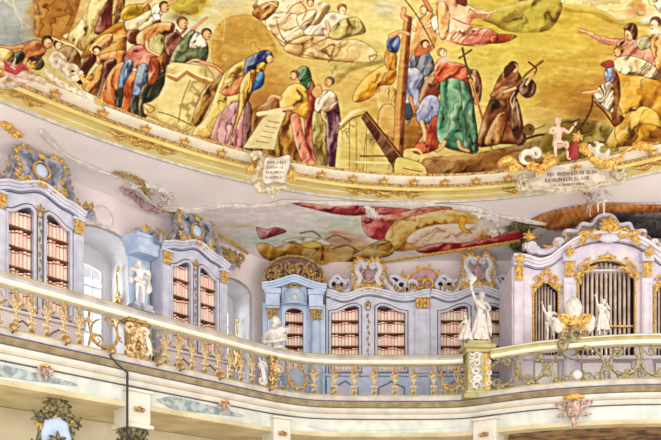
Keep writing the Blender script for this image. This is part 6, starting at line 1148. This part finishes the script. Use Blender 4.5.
for (px, hh, lb, m_, rz) in ((588, .52, 'tan winged cherub hanging under the large cartouche, above the organ crest', 'mask', .5), (601, .66, 'white stucco cherub under the large cartouche, right of the tan one', 'stat', -.3)):
    p_ = atplane(px, 212, 14.6); p_.z -= .1
    def wings(root, h):
        b = MB()
        for sg in (-1, 1):
            for k in range(4): b.leaf(sg*.05*h, .76*h, math.pi/2-sg*(.5+k*.35), (.3-.04*k)*h, .04*h, .06*h, -sg*.3, 6)
        b.build('wing', m_, root)
    figure('stucco_cherub', lb, p_, hh, rz, dict(el=(-.2, -.05, .86), wl=(-.2, -.08, 1.0), er=(.2, -.05, .68), wr=(.28, -.1, .6), kl=(-.12, -.12, .4), al=(-.1, .0, .2), tl=(-.1, -.05, .14)), sash([(-.12, -.06, .6), (.02, -.1, .5), (.16, -.04, .46)], .05), m_, wings, 'cherub')
# parchment cartouche on the frame left of centre
YD = 13.3; c1 = atplane(272, 172, YD); CU = empty('inscribed_scroll', c1, 0, 'cream stucco parchment scroll with faint brown lettering on the frame left of centre', 'cartouche')
l1 = lambda P: lc(P, YD, c1)
out = cat_pts(l1([(264, 185), (263, 172), (266, 160), (276, 160), (289, 157), (289, 166), (286, 176), (284, 184), (274, 183)]), 4, True)
b = MB(); b.plate([out], -.06, .04); b.build('parchment', 'ivst', CU, smooth=False)
b = MB()
for k in range(4): (xa, za), (xb, zb) = l1([(267-k*.4, 164+k*5), (284-k*.8, 164.5+k*5)]); letters(b, xa, xb, za-.03, .045, -.07, 20+k)
b.build('lettering', 'ink', CU, smooth=False)
b = MB(); P = l1([(250, 158), (256, 154), (262, 160), (257, 172), (254, 184), (262, 192), (276, 190), (286, 188)]); b.tube([(x, -.03, z) for x, z in cat_pts(P, 6)], lambda t: .05+.02*math.sin(t*40), 8); b.acanthus(*l1([(272, 190)])[0], .2, 7, 2.6, -math.pi/2, -.05); b.scroll(*l1([(254, 158)])[0], .08, 0, 1.2, .03, -.05); b.acanthus(*l1([(260, 186)])[0], .16, 5, 2.6, -2.2, -.05); b.build('stucco_scrolls', 'aged', CU)
b = MB(); b.acanthus(*l1([(290, 176)])[0], .18, 5, 2.6, 0, -.03); b.acanthus(*l1([(252, 170)])[0], .16, 5, 2.6, math.pi, -.03); b.build('gilded_leaves', 'gold', CU)
# stucco group at the far left of the frame
c2 = atplane(38, 80, 10.9); l2 = lambda P: lc(P, 10.9, c2); SG = empty('stucco_scrollwork', c2, 0, 'cream stucco scrolls breaking over the frame at the far left', 'ornament')
b = MB()
for (px, py, r, sg) in ((58, 64, .12, 1), (74, 74, .13, -1), (66, 70, .06, 1)): b.scroll(*l2([(px, py)])[0], r, 0, 1.4, .04, -.05, sg)
b.tube([(x, -.02, z) for x, z in cat_pts(l2([(46, 72), (60, 84), (72, 90), (90, 98), (104, 106)]), 5)], .05, 8, .6); b.tube([(x, 0, z) for x, z in cat_pts(l2([(0, 86), (14, 84), (30, 78), (44, 82)]), 5)], .05, 8); b.build('scrolls', 'aged', SG)
b = MB(); [b.acanthus(*l2([q])[0], .12, 5, 2.6, random.uniform(0, 3), -.04) for q in ((80, 80), (84, 84), (30, 68), (102, 104))]; b.build('gilded_leaves', 'gold', SG)
p_ = c2+Vector((-.25, -.15, -.42)); figure('stucco_cherub', 'pale pink cherub lying on the frame at the far left with red ribbon', p_, .7, -.4, dict(pel=(0, 0, .45), bel=(-.07, 0, .5), che=(-.16, 0, .56), nek=(-.25, 0, .6), hed=(-.3, -.02, .62), sl=(-.17, -.09, .6), sr=(-.15, .09, .52), el=(-.2, -.16, .45), er=(-.05, -.1, .7), wl=(-.32, -.2, .4), wr=(.05, -.14, .76), hl=(.04, -.05, .42), hr=(.05, .05, .44), kl=(.2, -.06, .34), kr=(.24, .02, .5), al=(.36, -.04, .28), ar=(.4, 0, .4), tl=(.42, -.08, .26), tr=(.46, -.03, .4)), None, 'flesh', None, 'cherub')
b = MB(); q = p_+Vector((-.08, -.16, .34)); b.tube([q+Vector(v) for v in ((-.05, 0, .14), (0, -.02, .02), (.12, -.02, -.04), (.22, 0, .08), (.3, 0, .02))], [.02, .05, .03, .05, .02], 8); tag(b.build('red_ribbon', 'crim'), 'red ribbon draped over the lying cherub at the far left of the frame', 'ribbon')
